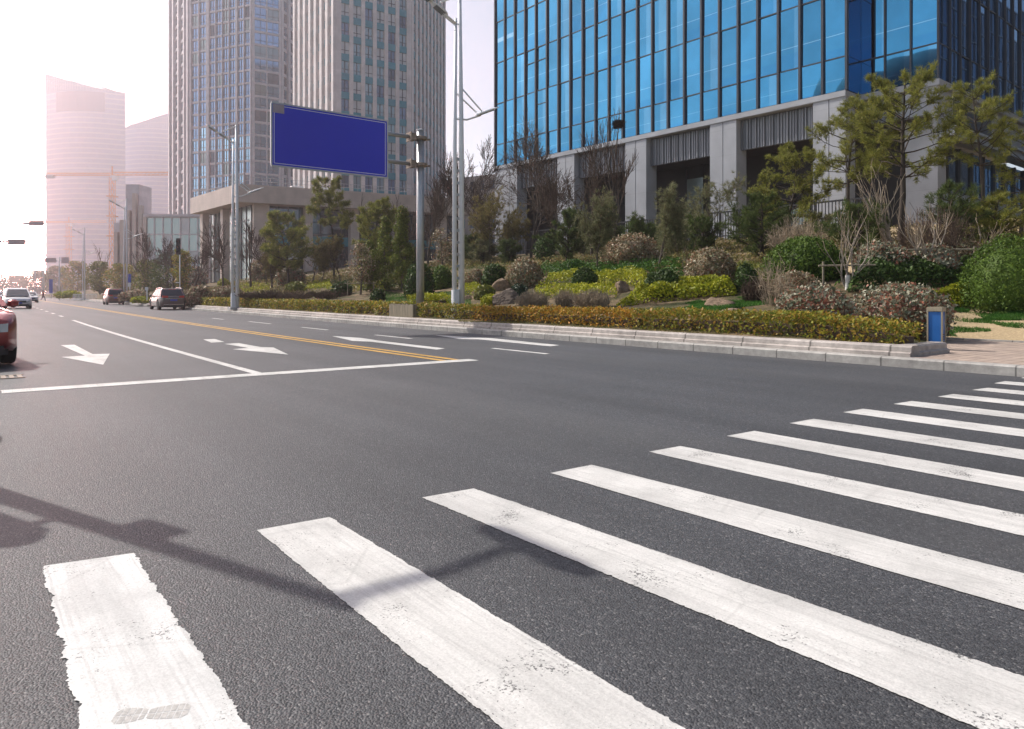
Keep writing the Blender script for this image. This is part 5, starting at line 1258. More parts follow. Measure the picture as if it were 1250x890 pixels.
bare_tree(556, 325, 165, 112, 'large bare tree behind the twin white lamp post', seed=704, depth=5, kids=(3, 4), spread=.6, trunk=.32, r=.15, d=62)
bare_tree(522, 330, 130, 60, 'bare tree before the corner of the striped tower', seed=705, depth=4, kids=(3, 5), spread=.6, trunk=.32, r=.12, d=66)
bare_tree(590, 325, 130, 60, 'bare tree in the gap between striped tower and glass building', seed=706, depth=4, kids=(3, 5), spread=.6, trunk=.32, r=.12, d=72)
bare_tree(1035, 353, 112, 70, 'pale staked crape myrtle with upright bare stems', seed=707, stems=4, depth=2, kids=(2, 3), spread=.4, trunk=.45, bark='bark_pale', twig='twig_grey', r=.055, rise=.2, name='crape_myrtle', lime=True)
bare_tree(1127, 332, 90, 62, 'pale crape myrtle behind the largest photinia', seed=708, stems=5, depth=2, kids=(2, 3), spread=.4, trunk=.45, bark='bark_pale', twig='twig_grey', r=.055, rise=.2, name='crape_myrtle')
bare_tree(1192, 330, 72, 66, 'pale crape myrtle in front of the shaded side wall', seed=709, stems=4, depth=2, kids=(2, 3), spread=.45, trunk=.45, bark='bark_pale', twig='twig_grey', r=.055, rise=.18, name='crape_myrtle')
bare_tree(1088, 312, 120, 80, 'pale multi stemmed bare tree behind the tallest pine', seed=710, stems=6, depth=2, kids=(2, 3), spread=.4, trunk=.5, bark='bark_pale', twig='twig_grey', r=.07, rise=.15, name='crape_myrtle')
bare_tree(842, 346, 62, 34, 'thin bare sapling with two stems beside the brownish photinia', seed=711, stems=2, depth=2, kids=(2, 3), spread=.45, trunk=.5, bark='bark_pale', r=.03, name='bare_sapling', lime=True)
bare_tree(272, 352, 84, 46, 'bare tree left of the second white lamp post', seed=712, depth=4, kids=(3, 4), spread=.6, r=.11, d=66)
bare_tree(306, 350, 84, 44, 'bare tree right of the second white lamp post', seed=713, depth=4, kids=(3, 4), spread=.6, r=.11, d=64)
bare_tree(437, 345, 118, 40, 'bare tree with knobbly branches above the left conifers', seed=714, depth=3, kids=(2, 3), spread=.55, r=.15, d=70, bark='bark_dark')
bare_tree(178, 356, 80, 40, 'bare tree in front of the low glazed hall', seed=715, depth=4, kids=(3, 4), spread=.6, r=.15, d=95)
bare_tree(238, 352, 60, 60, 'wide bare tree between the signal post and the podium', seed=716, depth=4, kids=(3, 4), spread=.65, r=.13, d=80)
bare_tree(125, 358, 66, 22, 'thin bare tree with a round nest, left of the tall crane mast', seed=717, depth=3, kids=(2, 3), spread=.4, r=.2, d=150)
bare_tree(382, 347, 60, 40, 'small bare tree behind the left pines', seed=718, depth=4, kids=(3, 4), spread=.6, r=.08, d=66)
bare_tree(415, 346, 50, 30, 'reddish bare shrub tree beside the tall thin pine', seed=719, depth=3, kids=(3, 4), spread=.5, r=.06, d=60)
bare_tree(332, 350, 70, 50, 'bare tree right of the lamp in front of the podium cornice', seed=720, depth=4, kids=(3, 4), spread=.65, r=.09, d=62)
bare_tree(492, 345, 110, 56, 'bare tree behind the widest cypress', seed=721, depth=4, kids=(3, 4), spread=.65, r=.12, d=66)
bare_tree(212, 354, 70, 50, 'bare tree behind the dark estate car', seed=722, depth=4, kids=(3, 4), spread=.65, r=.12, d=76)
bare_tree(690, 316, 120, 60, 'thin bare tree in front of the second dark bay', seed=723, depth=4, kids=(3, 4), spread=.6, trunk=.38, r=.08)
# timber stakes holding the young trees
def stake(u, vb, label, wd=1.3):
    p, d = on_bank(u, vb); mb = MB(); t = thing('tree_stake', (p.x, p.y, p.z), label, 'tree stake')
    for x in (-wd/2, wd/2): m = MB(); m.tube([(x, .05, -.05), (x, .05, .78)], .03, 6); m.build('post', M['wood'], t)
    m = MB(); m.tube([(-wd/2-.15, 0, .66), (wd/2+.15, 0, .68)], .028, 6); m.build('rail', M['wood'], t)
stake(1034, 353, 'wooden support rail around the trunk of the nearest crape myrtle'); stake(440, 360, 'wooden support rail around the magnolia trunk', 1.5); stake(1130, 332, 'wooden support rail at the back of the dark groundcover', 3.0)

# ------------------------------------------------------------------ trees far along the road
far_spec = [(205, 356, 46, 50, 82, 'needle_dark', 'dark conifer clump behind the estate car'), (180, 357, 40, 46, 95, 'leaf_olive', 'olive roadside tree left of the pedestrian signal post'), (150, 358, 36, 44, 120, 'leaf_hedge', 'brownish roadside tree behind the reddish brown hatchback'),
            (122, 359, 40, 40, 125, 'leaf_olive', 'rounded roadside tree beyond the white barrier'), (95, 359, 40, 40, 230, 'leaf_hedge', 'roadside tree left of the third lamp post'), (70, 359, 34, 36, 340, 'leaf_olive', 'hazy roadside tree behind the hanging banner'),
            (48, 359, 28, 40, 480, 'leaf_olive', 'hazy roadside tree near the vanishing road'), (222, 354, 50, 34, 74, 'leaf_hedge', 'brown leaved tree behind the pedestrian signal post'),
            (20, 359, 22, 46, 620, 'leaf_olive', 'faint tree at the far end of the road'), (-15, 359, 30, 60, 520, 'leaf_olive', 'faint tree on the far left side of the road')]
for k, (u, vb, h, wd, d, mt, lab) in enumerate(far_spec):
    leafy_tree(u, vb, h, wd, lab, mt, 2600, .22, d=d, first=.08, name='roadside_tree', gap=.5, r=.16, clumps=18)
bush('hedge_mound', 'shrub', 84, 363, 30, 8, .2, 'leaf_yellow', 'yellowish mound beside the white barrier', d=120, amp=.2)
bush('hedge_mound', 'shrub', 165, 366, 34, 12, .15, 'leaf_red', 'reddish low shrub between the two dark cars', d=72, amp=.25)
bush('hedge_mound', 'shrub', 172, 369, 22, 7, .12, 'leaf_yellow', 'low yellowish hedge clump between the two dark cars', d=68, amp=.2)
# ------------------------------------------------------------------ street lamps
def xq(s, q): a = rq(s, q); return Vector((a[0], a[1], 0))
def lamp_post(loc, label, simple=False, group='twin white street lamps along the kerb'):
    """local x points across the road to the right; twin poles with a road lamp (left, high) and a path lamp (right, low)"""
    t = thing('street_lamp', loc, label, 'street lamp', group, ROADROT)
    mb = MB(); mb.tube([(-.19, 0, 0), (-.17, 0, 6), (-.12, 0, 10.5)], [.085, .075, .05], 12); mb.build('pole', M['white_metal'], t, True)
    mb = MB(); mb.tube([(.12, 0, 0), (.10, 0, 6), (.04, 0, 11.4)], [.115, .10, .06], 14); mb.build('pole', M['white_metal'], t, True)
    mb = MB(); mb.box(-.27, -.02, -.10, .10, 0, .95); mb.build('base_sleeve', M['white_metal'], t, bevel=.03)
    mb = MB(); mb.box(-.4, .36, -.3, .3, -.1, .03)
    for x in (-.34, .3):
        for y in (-.24, .24): mb.lathe([(.025, .03), (.025, .09)], 6, (x, y, 0))
    mb.build('base_plate', M['grey_metal'], t)
    if not simple:
        mb = MB()
        for k in range(11): z = 1.3+k*.42; mb.box(-.10, .02, -.02, .02, z, z+.10)
        mb.build('rung', M['grey_metal'], t)
    # road arm
    mb = MB(); mb.tube([(-.14, -.05, 10.3), (-.55, -.05, 10.5), (-.9, -.05, 10.75)], .035, 8); mb.tube([(-.14, .05, 10.3), (-.55, .05, 10.5), (-.9, .05, 10.75)], .035, 8)
    mb.tube([(.03, 0, 11.35), (-.75, 0, 10.92)], .035, 8); mb.tube([(-.16, 0, 10.05), (-.1, 0, 10.3), (.06, 0, 10.35)], .03, 8); mb.build('arm', M['white_metal'], t, True)
    def head(p0, p1, wd, name='lamp_head'):
        p0, p1 = Vector(p0), Vector(p1); d = (p1-p0); up = Vector((0, 1, 0)).cross(d).normalized(); up = up if up.z > 0 else -up
        rings = []
        for f, wv, h in ((0, .5, .035), (.12, .95, .06), (.5, 1, .07), (.8, .8, .05), (1, .35, .02)):
            c = p0+d*f; r = []
            for k in range(10):
                a = 2*math.pi*k/10; r.append(tuple(c+Vector((0, 1, 0))*(wd/2*wv*math.cos(a))+up*(h*math.sin(a)*(1.0 if math.sin(a) > 0 else .55))))
            rings.append(r)
        mb = MB(); mb.loft(rings); hd = mb.build(name, M['white_metal'], t, True)
        mb = MB(); c0, c1 = p0+d*.15, p0+d*.72; y = Vector((0, wd*.36, 0)); o = up*-.055
        mb.loft([[tuple(c0-y+o), tuple(c0+y+o), tuple(c1+y+o), tuple(c1-y+o)], [tuple(c0-y+o*.5), tuple(c0+y+o*.5), tuple(c1+y+o*.5), tuple(c1-y+o*.5)]]); mb.build('lens', M['lens'], hd)
    head((-.5, 0, 10.52), (-1.15, 0, 10.85), .34); head((-1.1, 0, 10.83), (-1.75, 0, 11.2), .32)
    # path arm
    mb = MB(); mb.tube([(-.18, 0, 6.95), (.35, 0, 7.0), (.95, 0, 7.25)], .035, 8); mb.tube([(.1, -.06, 8.05), (.95, -.06, 7.38)], .028, 8); mb.tube([(-.17, .06, 7.95), (.8, .06, 7.34)], .028, 8); mb.build('arm', M['white_metal'], t, True)
    head((.75, 0, 7.22), (1.75, 0, 7.66), .26)
    return t
def lamp_at(u, d, label, simple=False):
    X, Y = ux(u, d); return lamp_post((X, Y, max(.35, min(1.0, tzxy(X, Y)))-.02), label, simple)
lamp_at(560, 25.5, 'nearest twin white street lamp, its top above the view')
lamp_at(287.5, 45, 'second twin white street lamp, in front of the podium building')
for u, d, lab in ((153.5, 80, 'slim white street lamp left of the dark estate car'), (102.5, 115, 'white street lamp standing behind the white barrier'), (53, 176, 'hazy street lamp left of the paired traffic signs'), (43, 215, 'faintest and farthest hazy street lamp')):
    lamp_at(u, d, lab, True)

# ------------------------------------------------------------------ blue overhead road sign
X, Y = ux(513, 27.5); SGZ = .4
sg = thing('road_sign', (X, Y, SGZ), 'big blank blue overhead road sign on a grey cantilever pole', 'road sign', None, ROADROT)
def zz(v, d): return EYE+(VH-v)/F_PX*d-SGZ
mb = MB(); mb.tube([(0, 0, -.1), (0, 0, 3.5), (0, 0, zz(160, 27.5))], [.155, .145, .135], 20); mb.build('pole', M['grey_metal'], sg, True)
mb = MB(); mb.lathe([(.15, zz(160, 27.5)), (.15, zz(160, 27.5)+.04), (.02, zz(160, 27.5)+.09)], 18); mb.build('pole_cap', M['grey_metal'], sg)
mb = MB(); mb.box(-.35, .35, -.35, .35, -.1, .04)
for a in range(6): c, s_ = math.cos(a*1.047), math.sin(a*1.047); mb.box(c*.24-.015, c*.24+.015, s_*.24-.015, s_*.24+.015, .04, .3)
mb.build('base_plate', M['grey_metal'], sg)
for v in (169, 201.5):
    z = zz(v, 27.5); mb = MB(); mb.tube([(.1, -.0, z), (-5.6, -.0, z)], .075, 12); mb.build('arm', M['grey_metal'], sg, True)
    mb = MB(); mb.lathe([(.23, z-.07), (.27, z-.05), (.27, z+.05), (.23, z+.07)], 18); mb.box(-.44, -.26, -.17, .17, z-.13, z+.13); mb.box(-.5, -.46, -.2, .2, z-.17, z+.17); mb.box(.22, .42, -.05, .05, z-.03, z+.03)
    for dx in (-.48, -.42):
        for dy in (-.15, .15): mb.box(dx-.03, dx+.05, dy-.02, dy+.02, z+.09, z+.13)
    mb.build('bracket', M['rust_metal'], sg)
bz0, bz1 = zz(217, 26.6), zz(149.5, 26.6); bx0, bx1 = -5.72, -1.5
mb = MB(); mb.box(bx0, bx1, -.16, -.13, bz0, bz1); mb.build('sign_panel', M['sign_blue'], sg)
mb = MB()
for a, b, c, d in ((bx0-.03, bx1+.03, bz0-.05, bz0+.001), (bx0-.03, bx1+.03, bz1-.001, bz1+.05), (bx0-.05, bx0-.001, bz0, bz1), (bx1+.001, bx1+.05, bz0, bz1)): mb.box(a, b, -.175, -.10, c, d)
mb.build('frame', M['grey_metal'], sg)
mb = MB()
e = .055
for a, b, c, d in ((bx0+e, bx1-e, bz0+e, bz0+e+.018), (bx0+e, bx1-e, bz1-e-.018, bz1-e), (bx0+e, bx0+e+.018, bz0+e, bz1-e), (bx1-e-.018, bx1-e, bz0+e, bz1-e)): mb.box(a, b, -.164, -.158, c, d)
mb.build('white_border', M['white_metal'], sg)
mb = MB(); mb.box(bx0+.02, bx0+.40, -.168, -.1585, bz1-.30, bz1-.01); mb.build('cover_patch', plain('pale_cover_patch', (.34, .29, .33), .6), sg)
mb = MB()
for k in range(6): x = bx0+.4+k*.7; mb.box(x-.03, x+.03, -.13, -.07, bz0+.05, bz1-.05)
mb.build('stiffener', M['grey_metal'], sg)

# ------------------------------------------------------------------ wooden planter box and blue cabinet
pl = thing('planter_box', tuple(Vector((*rq(24.5, 1.1), .33))), 'weathered wooden planter box set into the front hedge', 'planter', None, ROADROT)
for k in range(18):
    mb = MB(); y = -.9+k*.1; mb.box(-.42, -.37, y+.006, y+.094, -.05, .50+.02*math.sin(k*2.1)); mb.build('plank', M['wood'], pl)
for k in range(9):
    for yy in (-.93, .90):
        mb = MB(); x = -.42+k*.095; mb.box(x+.004, x+.09, yy, yy+.04, -.05, .50+.02*math.sin(k*1.7)); mb.build('plank', M['wood'], pl)
mb = MB(); mb.box(-.36, .40, -.88, .88, 0, .42); mb.build('soil_fill', M['soil'], pl)
M['cab_blue'] = plain('blue_cabinet_panel', (.02, .13, .42), .4, .0, .08, 3); M['cab_frame'] = plain('beige_cabinet_frame', (.36, .31, .22), .6, .1, .15, 5)
cbp = P(1143, 429.5, 14.1)
cb = thing('utility_cabinet', (cbp.x, cbp.y, .154), 'small blue panelled cabinet with a beige frame on the footpath', 'cabinet', None, ROADROT+rad(6))
mb = MB(); mb.box(-.11, .11, -.14, .14, .06, .80); mb.build('panel', M['cab_blue'], cb)
mb = MB()
for x in (-.13, .10):
    for y in (-.16, .13): mb.box(x, x+.03, y, y+.03, 0, .87)
mb.build('corner_post', M['cab_frame'], cb)
mb = MB(); mb.box(-.135, .135, -.165, .165, .805, .90); mb.build('cap', M['cab_frame'], cb, bevel=.01)
mb = MB(); mb.box(-.10, .10, -.13, .13, 0, .058); mb.build('plinth', M['cab_frame'], cb)
mb = MB(); mb.box(-.08, .08, -.146, -.141, .40, .72); mb.build('door', M['cab_blue'], cb)

# ------------------------------------------------------------------ drain grate
gs_, gt_ = Gst(4, 461)
dg = xy(gs_, gt_-.1)
mb = MB()
for k in range(7): mb.box(-.30+k*.1-.03, -.30+k*.1+.03, -.2, .2, .002, .010)
mb.box(-.36, .36, -.24, -.2, .002, .011); mb.box(-.36, .36, .2, .24, .002, .011)
o = mb.build('drain_grate', M['rust_metal']); o.location = (dg[0], dg[1], .002); o.rotation_euler = (0, 0, ROADROT); tag(o, 'iron drain grate in the road at the left edge', 'drain grate')

# ------------------------------------------------------------------ signal pole beside the crossing, its shadow lies on the stripes
sp = G(430, 740); HP = 5.4; ct = 1/math.tan(rad(SUN_EL)); sh = Vector((math.sin(rad(SUN_AZ)), math.cos(rad(SUN_AZ)), 0)); nn = Vector((-sh.y, sh.x, 0)); nn = nn if nn.y > 0 else -nn
base = Vector((sp.x, sp.y, 0))+sh*HP*ct
tp = thing('signal_pole', (base.x, base.y, 0), 'white traffic signal pole left of the crossing that throws the long shadow over the stripes', 'signal pole')
mb = MB(); mb.tube([(0, 0, 0), (0, 0, 2.4), (0, 0, HP)], [.115, .09, .052], 16); mb.build('pole', M['white_metal'], tp, True)
mb = MB(); mb.lathe([(.9, 0), (.9, .13), (.8, .16)], 28); mb.build('island_base', M['kerb'], tp)
a1 = Vector((.70, .67, 0)); mb = MB(); mb.tube([(0, 0, HP-.08), tuple(a1*.5+Vector((0, 0, HP-.03))), tuple(a1+Vector((0, 0, HP-.05)))], [.055, .045, .04], 10); mb.build('arm', M['white_metal'], tp, True)
cd_ = (sh*-.9+nn*-.35).normalized(); c0 = a1+Vector((0, 0, HP+.05))
mb = MB(); mb.tube([tuple(c0-cd_*.42), tuple(c0-cd_*.34), tuple(c0+cd_*.26), tuple(c0+cd_*.38)], [.045, .08, .085, .06], 12); mb.build('camera', M['white_metal'], tp, True)
def pbox(mb, c, hx, hy, z0, z1):
    c = Vector(c); a = sh*hx; b = nn*hy
    mb.loft([[tuple(c-a-b+Vector((0, 0, z0))), tuple(c+a-b+Vector((0, 0, z0))), tuple(c+a+b+Vector((0, 0, z0))), tuple(c-a+b+Vector((0, 0, z0)))],
             [tuple(c-a-b+Vector((0, 0, z1))), tuple(c+a-b+Vector((0, 0, z1))), tuple(c+a+b+Vector((0, 0, z1))), tuple(c-a+b+Vector((0, 0, z1)))]])
mb = MB(); pbox(mb, nn*.13, .08, .09, HP-1.72, HP-1.42); mb.build('control_box', M['grey_metal'], tp, bevel=.02)
mb = MB(); pbox(mb, nn*-.33, .13, .17, HP-2.95, HP-2.1); sgh = mb.build('signal_head', M['black'], tp, bevel=.02)
for k in range(3):
    mb = MB(); c = nn*-.33+sh*-.14+Vector((0, 0, HP-2.8+k*.27)); mb.tube([tuple(c), tuple(c-sh*.14)], [.11, .115], 14, False); mb.build('visor', M['black'], sgh, recalc=False)
mb = MB(); mb.tube([tuple(nn*-.02+Vector((0, 0, HP-2.2))), tuple(nn*-.28+Vector((0, 0, HP-2.2)))], .035, 8); mb.tube([tuple(nn*-.02+Vector((0, 0, HP-2.85))), tuple(nn*-.28+Vector((0, 0, HP-2.85)))], .035, 8); mb.build('bracket', M['white_metal'], tp)

# ------------------------------------------------------------------ distant signs and signals
M['sign_back'] = plain('haze_faded_sign_back', (.52, .42, .42), .6, .0, .1, 2); M['blue_plate'] = plain('blue_plate', (.04, .10, .42), .5, 0, .05, 3)  # haze fading put into the pale pink panel colour
M['white_plate'] = plain('white_plate', (.7, .7, .7), .5, 0, .05, 3); M['red_lamp'] = plain('red_lamp', (.5, .02, .015), .3, 0, .05, 3)
def zv(v, d): return EYE+(VH-v)/F_PX*d
def gantry(name, upole, d, heads, varm, label, simple_pole=True, zb=0.0):
    X, Y = ux(upole, d); t = thing(name, (X, Y, zb), label, 'traffic signs'); k = d/F_PX
    za = zv(varm, d)-zb
    us = [h[0] for h in heads]+[h[1] for h in heads]; e0 = (min(us+[upole])-upole)*k; e1 = (max(us+[upole])-upole)*k
    mb = MB(); mb.tube([(0, 0, -.05), (0, 0, za+.6)], [.14, .09], 10); mb.build('pole', M['white_metal'], t, True)
    mb = MB(); mb.tube([(e0, 0, za), (e1, 0, za)], .085, 8); mb.build('arm', M['white_metal'], t, True)
    for (u0, u1, v0, v1) in heads:
        mb = MB(); mb.box((u0-upole)*k, (u1-upole)*k, -.14, -.07, zv(v1, d)-zb, zv(v0, d)-zb); mb.build('sign_panel', M['sign_back'], t, bevel=.01)
    return t
gantry('sign_gantry', 72.5, 140, [(55, 69, 315, 320.5), (75.5, 84.5, 314, 321.5)], 317.5, 'pole with a pair of dull sign panels on a cross arm in the haze')
gantry('sign_gantry', -52, 75, [(10.5, 31.5, 292, 299), (-14, 1.5, 290, 300)], 295, 'long arm with a dull sign panel reaching in from the left edge')
gantry('sign_gantry', -70, 92, [(36, 54, 269.5, 275.5)], 273, 'highest dull signal panel on a thin arm, left of the far tower')
def post_sign(u, d, v0, v1, wpx, mat, label, cat='sign', name='post_sign', vb=None):
    X, Y = ux(u, d); z0 = tzxy(X, Y) if vb is None else zv(vb, d); t = thing(name, (X, Y, z0), label, cat); k = d/F_PX; w_ = wpx*k/2
    mb = MB(); mb.tube([(0, 0, -.05), (0, 0, zv(v0, d)-z0)], .05, 8); mb.build('post', M['white_metal'], t, True)
    mb = MB(); mb.box(-w_, w_, -.10, -.06, zv(v1, d)-z0, zv(v0, d)-z0); mb.build('sign_panel', M[mat], t, bevel=.01); return t
ps = post_sign(158.5, 76, 334.5, 345, 4, 'blue_plate', 'small blue sign on a post beside the slim white lamp', vb=362)
mb = MB(); mb.box(-.17, .17, -.10, -.062, zv(350, 76)-ps.location.z, zv(345.4, 76)-ps.location.z); mb.build('sub_panel', M['white_plate'], ps)
post_sign(179.5, 66, 350.5, 354.5, 4, 'white_plate', 'low white notice on a post between the two dark cars', vb=366)
bn = post_sign(62.5, 128, 341, 358, 4.5, 'blue_plate', 'tall pale blue banner sign beside the road in the haze', 'banner', 'banner_sign', 364)
X, Y = ux(219.5, 63); z0 = tzxy(X, Y)
ts = thing('signal_post', (X, Y, z0), 'dark pedestrian signal on a thin post among the shrubs', 'traffic signal')
mb = MB(); mb.tube([(0, 0, -.05), (0, 0, zv(292, 63)-z0)], .05, 8); mb.build('post', M['white_metal'], ts, True)
mb = MB(); mb.box(-.22, .10, -.26, -.06, zv(311, 63)-z0, zv(291, 63)-z0); hd = mb.build('signal_head', M['black'], ts, bevel=.03)
for k in range(3):
    mb = MB(); z = zv(308-k*6.5, 63)-z0; mb.tube([(-.06, -.26, z), (-.06, -.42, z+.01)], [.11, .115], 12, False); mb.build('visor', M['black'], hd, recalc=False)
mb = MB(); mb.box(-.35, -.05, -.05, .05, zv(345, 63)-z0-.04, zv(345, 63)-z0+.04); mb.build('push_button_box', M['white_metal'], ts)
# white barrier
X, Y = ux(104, 114); br_ = thing('barrier', (X, Y, .15), 'white slatted street barrier at the foot of a lamp', 'barrier')
for x0, x1 in ((-1.9, -.25), (.1, 1.8)):
    mb = MB(); mb.box(x0, x1, -.03, .03, .9, .98); mb.box(x0, x1, -.03, .03, .12, .18)
    n = int((x1-x0)/.2)
    for k in range(n+1): x = x0+(x1-x0)*k/n; mb.box(x-.03, x+.03, -.025, .025, .0, .95)
    mb.build('barrier_panel', M['white_metal'], br_)

# ------------------------------------------------------------------ cars
M['tyre'] = plain('tyre_rubber', (.02, .02, .02), .85, 0, .15, 9); M['rim'] = plain('alloy_rim', (.45, .45, .46), .3, .9, .08, 6)
def car_paint(name, c, metal=.3):
    k = NT(name); k.col(c); k.b.inputs['Coat Weight'].default_value = .8; k.b.inputs['Coat Roughness'].default_value = .05; return k.set(.35, metal, .5)
M['car_dark'] = car_paint('flare_warmed_dark_car_paint', (.065, .050, .048)); M['car_brown'] = car_paint('dark_brown_car_paint', (.15, .045, .035)); M['car_white'] = car_paint('white_car_paint', (.75, .75, .76), 0); M['car_black'] = car_paint('flare_reddened_car_paint', (.34, .04, .035))  # lens-flare warmth put into the estate's and near saloon's paint
M['car_glass'] = mk_glass('car_glass', (.06, .07, .08), .04, .7)
M['tail'] = plain('tail_light', (.55, .02, .01), .15, 0, .1, 9, .6); M['headlight'] = plain('headlight_glass', (.6, .62, .64), .12, .4, .1, 9, .6); M['chrome'] = plain('chrome_trim', (.6, .6, .62), .18, 1, .05, 3)
M['plate_blue'] = plain('blue_number_plate', (.02, .05, .42), .5, 0, .05, 8)
def lerp_tab(tab, x):
    return float(np.interp(x, [a for a, b in tab], [b for a, b in tab]))
def car(loc, rz, label, paint, L=4.6, W=1.8, H=1.5, belt=None, roof=None, ztop=None, wr=.33, rails=False, group=None, wb=None, tail_z=.85, gh_w=.80, tail_w=.38, cat='car', name='car'):
    """local x forward, y left. ztop: body top along x (from the rear), roof: (x rear belt, x rear roof, x front roof, x front belt)"""
    t = thing(name, loc, label, cat, group, rz); R = -L/2; hw = W/2; wb = wb or (R+.9, L/2-.92); base = .24
    def zlow(x):
        z = base+.12*max(0, (abs(x)-L/2+.5)/.5)
        for xw in wb:
            dx = abs(x-xw); ra = wr+.07
            if dx < ra: z = max(z, wr+math.sqrt(ra*ra-dx*dx)*.98)
        return z
    def half(x):
        e = (abs(x)/(L/2)); return hw*(1-.22*max(0, (e-.72)/.28)**2.2-.02*e)
    rings = []
    for x in np.concatenate([[R, R+.02, R+.06], np.linspace(R+.12, -R-.12, 70), [-R-.06, -R-.02, -R]]):
        zt = lerp_tab(ztop, x); zl = min(zlow(x), zt-.12); h = half(x); e = max(0, (abs(x)-(L/2-.06))/.06); zt -= .09*e; zl += .06*e
        zs = zl+(zt-zl)*.55
        ring = []
        for fy, z in ((-.93, zl), (-1.0, zl+(zt-zl)*.12), (-1.0, zs), (-.985, zl+(zt-zl)*.8), (-.93, zt-.03), (-.80, zt), (-.4, zt+.02), (0, zt+.03)): ring.append((float(x), h*fy, z))
        for fy, z in ((.4, zt+.02), (.80, zt), (.93, zt-.03), (.985, zl+(zt-zl)*.8), (1.0, zs), (1.0, zl+(zt-zl)*.12), (.93, zl)): ring.append((float(x), h*fy, z))
        rings.append(ring)
    mb = MB(); mb.loft(rings); body = mb.build('body', M[paint], t, True)
    mb = MB(); mb.box(R+.25, -R-.25, -hw*.80, hw*.80, .2, .62); mb.build('underbody', M['black'], t)
    xr0, xr1, xf1, xf0 = roof; zb = belt; zr = H
    wB, wR = hw*.95, hw*gh_w*.95
    def corner(x, s, z, w_): return Vector((x, s*w_, z))
    c = {}
    for s in (-1, 1): c[('rb', s)] = corner(xr0, s, zb, wB); c[('rt', s)] = corner(xr1, s, zr-.05, wR); c[('ft', s)] = corner(xf1, s, zr-.05, wR); c[('fb', s)] = corner(xf0, s, zb, wB)
    mb = MB(); mid = [Vector(((xr1+xf1)/2+(dx), s*wR*.9, zr)) for dx, s in ((-(xf1-xr1)*.42, -1), ((xf1-xr1)*.42, -1), ((xf1-xr1)*.42, 1), (-(xf1-xr1)*.42, 1))]
    r0 = [c[('rb', -1)], c[('fb', -1)], c[('fb', 1)], c[('rb', 1)]]; r1 = [c[('rt', -1)], c[('ft', -1)], c[('ft', 1)], c[('rt', 1)]]
    mb.loft([[tuple(p) for p in r0], [tuple(p) for p in r1], [tuple(p) for p in mid]]); mb.build('cabin', M[paint], t, bevel=.035)
    def patch(a, b, cc, d, u0, u1, v0, v1, name, off=.014):
        """bilinear patch on the quad a b (bottom) cc d (top)"""
        f = lambda u, v: (a*(1-u)+b*u)*(1-v)+(d*(1-u)+cc*u)*v
        n = (b-a).cross(d-a).normalized(); ctr = (a+b+cc+d)/4; n = n if n.dot(ctr-Vector((0, 0, zb))) > 0 else -n
        mb = MB(); q = [f(u0, v0), f(u1, v0), f(u1, v1), f(u0, v1)]
        mb.loft([[tuple(p-n*.01) for p in q], [tuple(p+n*off) for p in q]]); return mb.build(name, M['car_glass'], t)
    patch(c[('fb', -1)], c[('fb', 1)], c[('ft', 1)], c[('ft', -1)], .06, .94, .06, .92, 'windscreen'); patch(c[('rb', -1)], c[('rb', 1)], c[('rt', 1)], c[('rt', -1)], .09, .91, .12, .9, 'rear_window')
    for s in (-1, 1):
        for u0, u1 in ((.10, .34), (.37, .62), (.65, .93)): patch(c[('rb', s)], c[('fb', s)], c[('ft', s)], c[('rt', s)], u0, u1, .10, .88, 'side_window')
    for xw in wb:
        for s in (-1, 1):
            y = s*(hw-.11); mb = MB(); prof = [(wr*.62, -.10), (wr*.93, -.10), (wr, -.06), (wr, .06), (wr*.93, .10), (wr*.62, .10)]
            mb.lathe(prof, 26, (0, 0, 0), 'y'); ty = mb.build('tyre', M['tyre'], None, True); wh = thing('wheel', (xw, y, wr), None, None); wh.parent = t; ty.parent = wh
            mb = MB(); mb.lathe([(wr*.64, .02), (wr*.60, .085), (wr*.5, .07), (.06, .085)], 22, (0, 0, 0), 'y') if s > 0 else mb.lathe([(wr*.64, -.02), (wr*.60, -.085), (wr*.5, -.07), (.06, -.085)], 22, (0, 0, 0), 'y'); rm = mb.build('rim', M['rim'], wh)
    for s in (-1, 1):
        h = half(R+.08); mb = MB(); mb.loft([[(R-.012, s*(h-.04), tail_z-.07), (R-.012, s*(h-tail_w), tail_z-.05), (R-.012, s*(h-tail_w), tail_z+.06), (R-.012, s*(h-.04), tail_z+.09)], [(R+.22, s*(h+.014), tail_z-.04), (R+.1, s*(h-tail_w), tail_z-.04), (R+.1, s*(h-tail_w), tail_z+.06), (R+.22, s*(h+.014), tail_z+.09)]]); mb.build('tail_light', M['tail'], t)
        h = half(-R-.1); zf = lerp_tab(ztop, -R-.1)-.16; mb = MB(); mb.loft([[(-R+.012, s*(h-.06), zf-.06), (-R+.012, s*(h-.42), zf-.07), (-R+.012, s*(h-.42), zf+.05), (-R+.012, s*(h-.06), zf+.08)], [(-R-.34, s*(h+.02), zf+.02), (-R-.15, s*(h-.42), zf-.05), (-R-.15, s*(h-.42), zf+.06), (-R-.34, s*(h+.02), zf+.11)]]); mb.build('headlight', M['headlight'], t)
        mb = MB(); xm = xf0-.28; mb.lathe([(.02, -.09), (.085, -.05), (.09, .03), (.05, .06)], 12, (xm, s*(hw+.06), belt+.07)); mb.box(xm-.03, xm+.03, min(s*(hw-.08), s*hw), max(s*(hw-.08), s*hw), belt+.02, belt+.06); mb.build('mirror', M[paint], t)
        for xh in (-.55, .45): mb = MB(); mb.box(xh, xh+.18, min(s*hw*.985, s*hw*1.005), max(s*hw*.985, s*hw*1.005)+.0, belt-.16, belt-.13); mb.build('door_handle', M['chrome'], t)
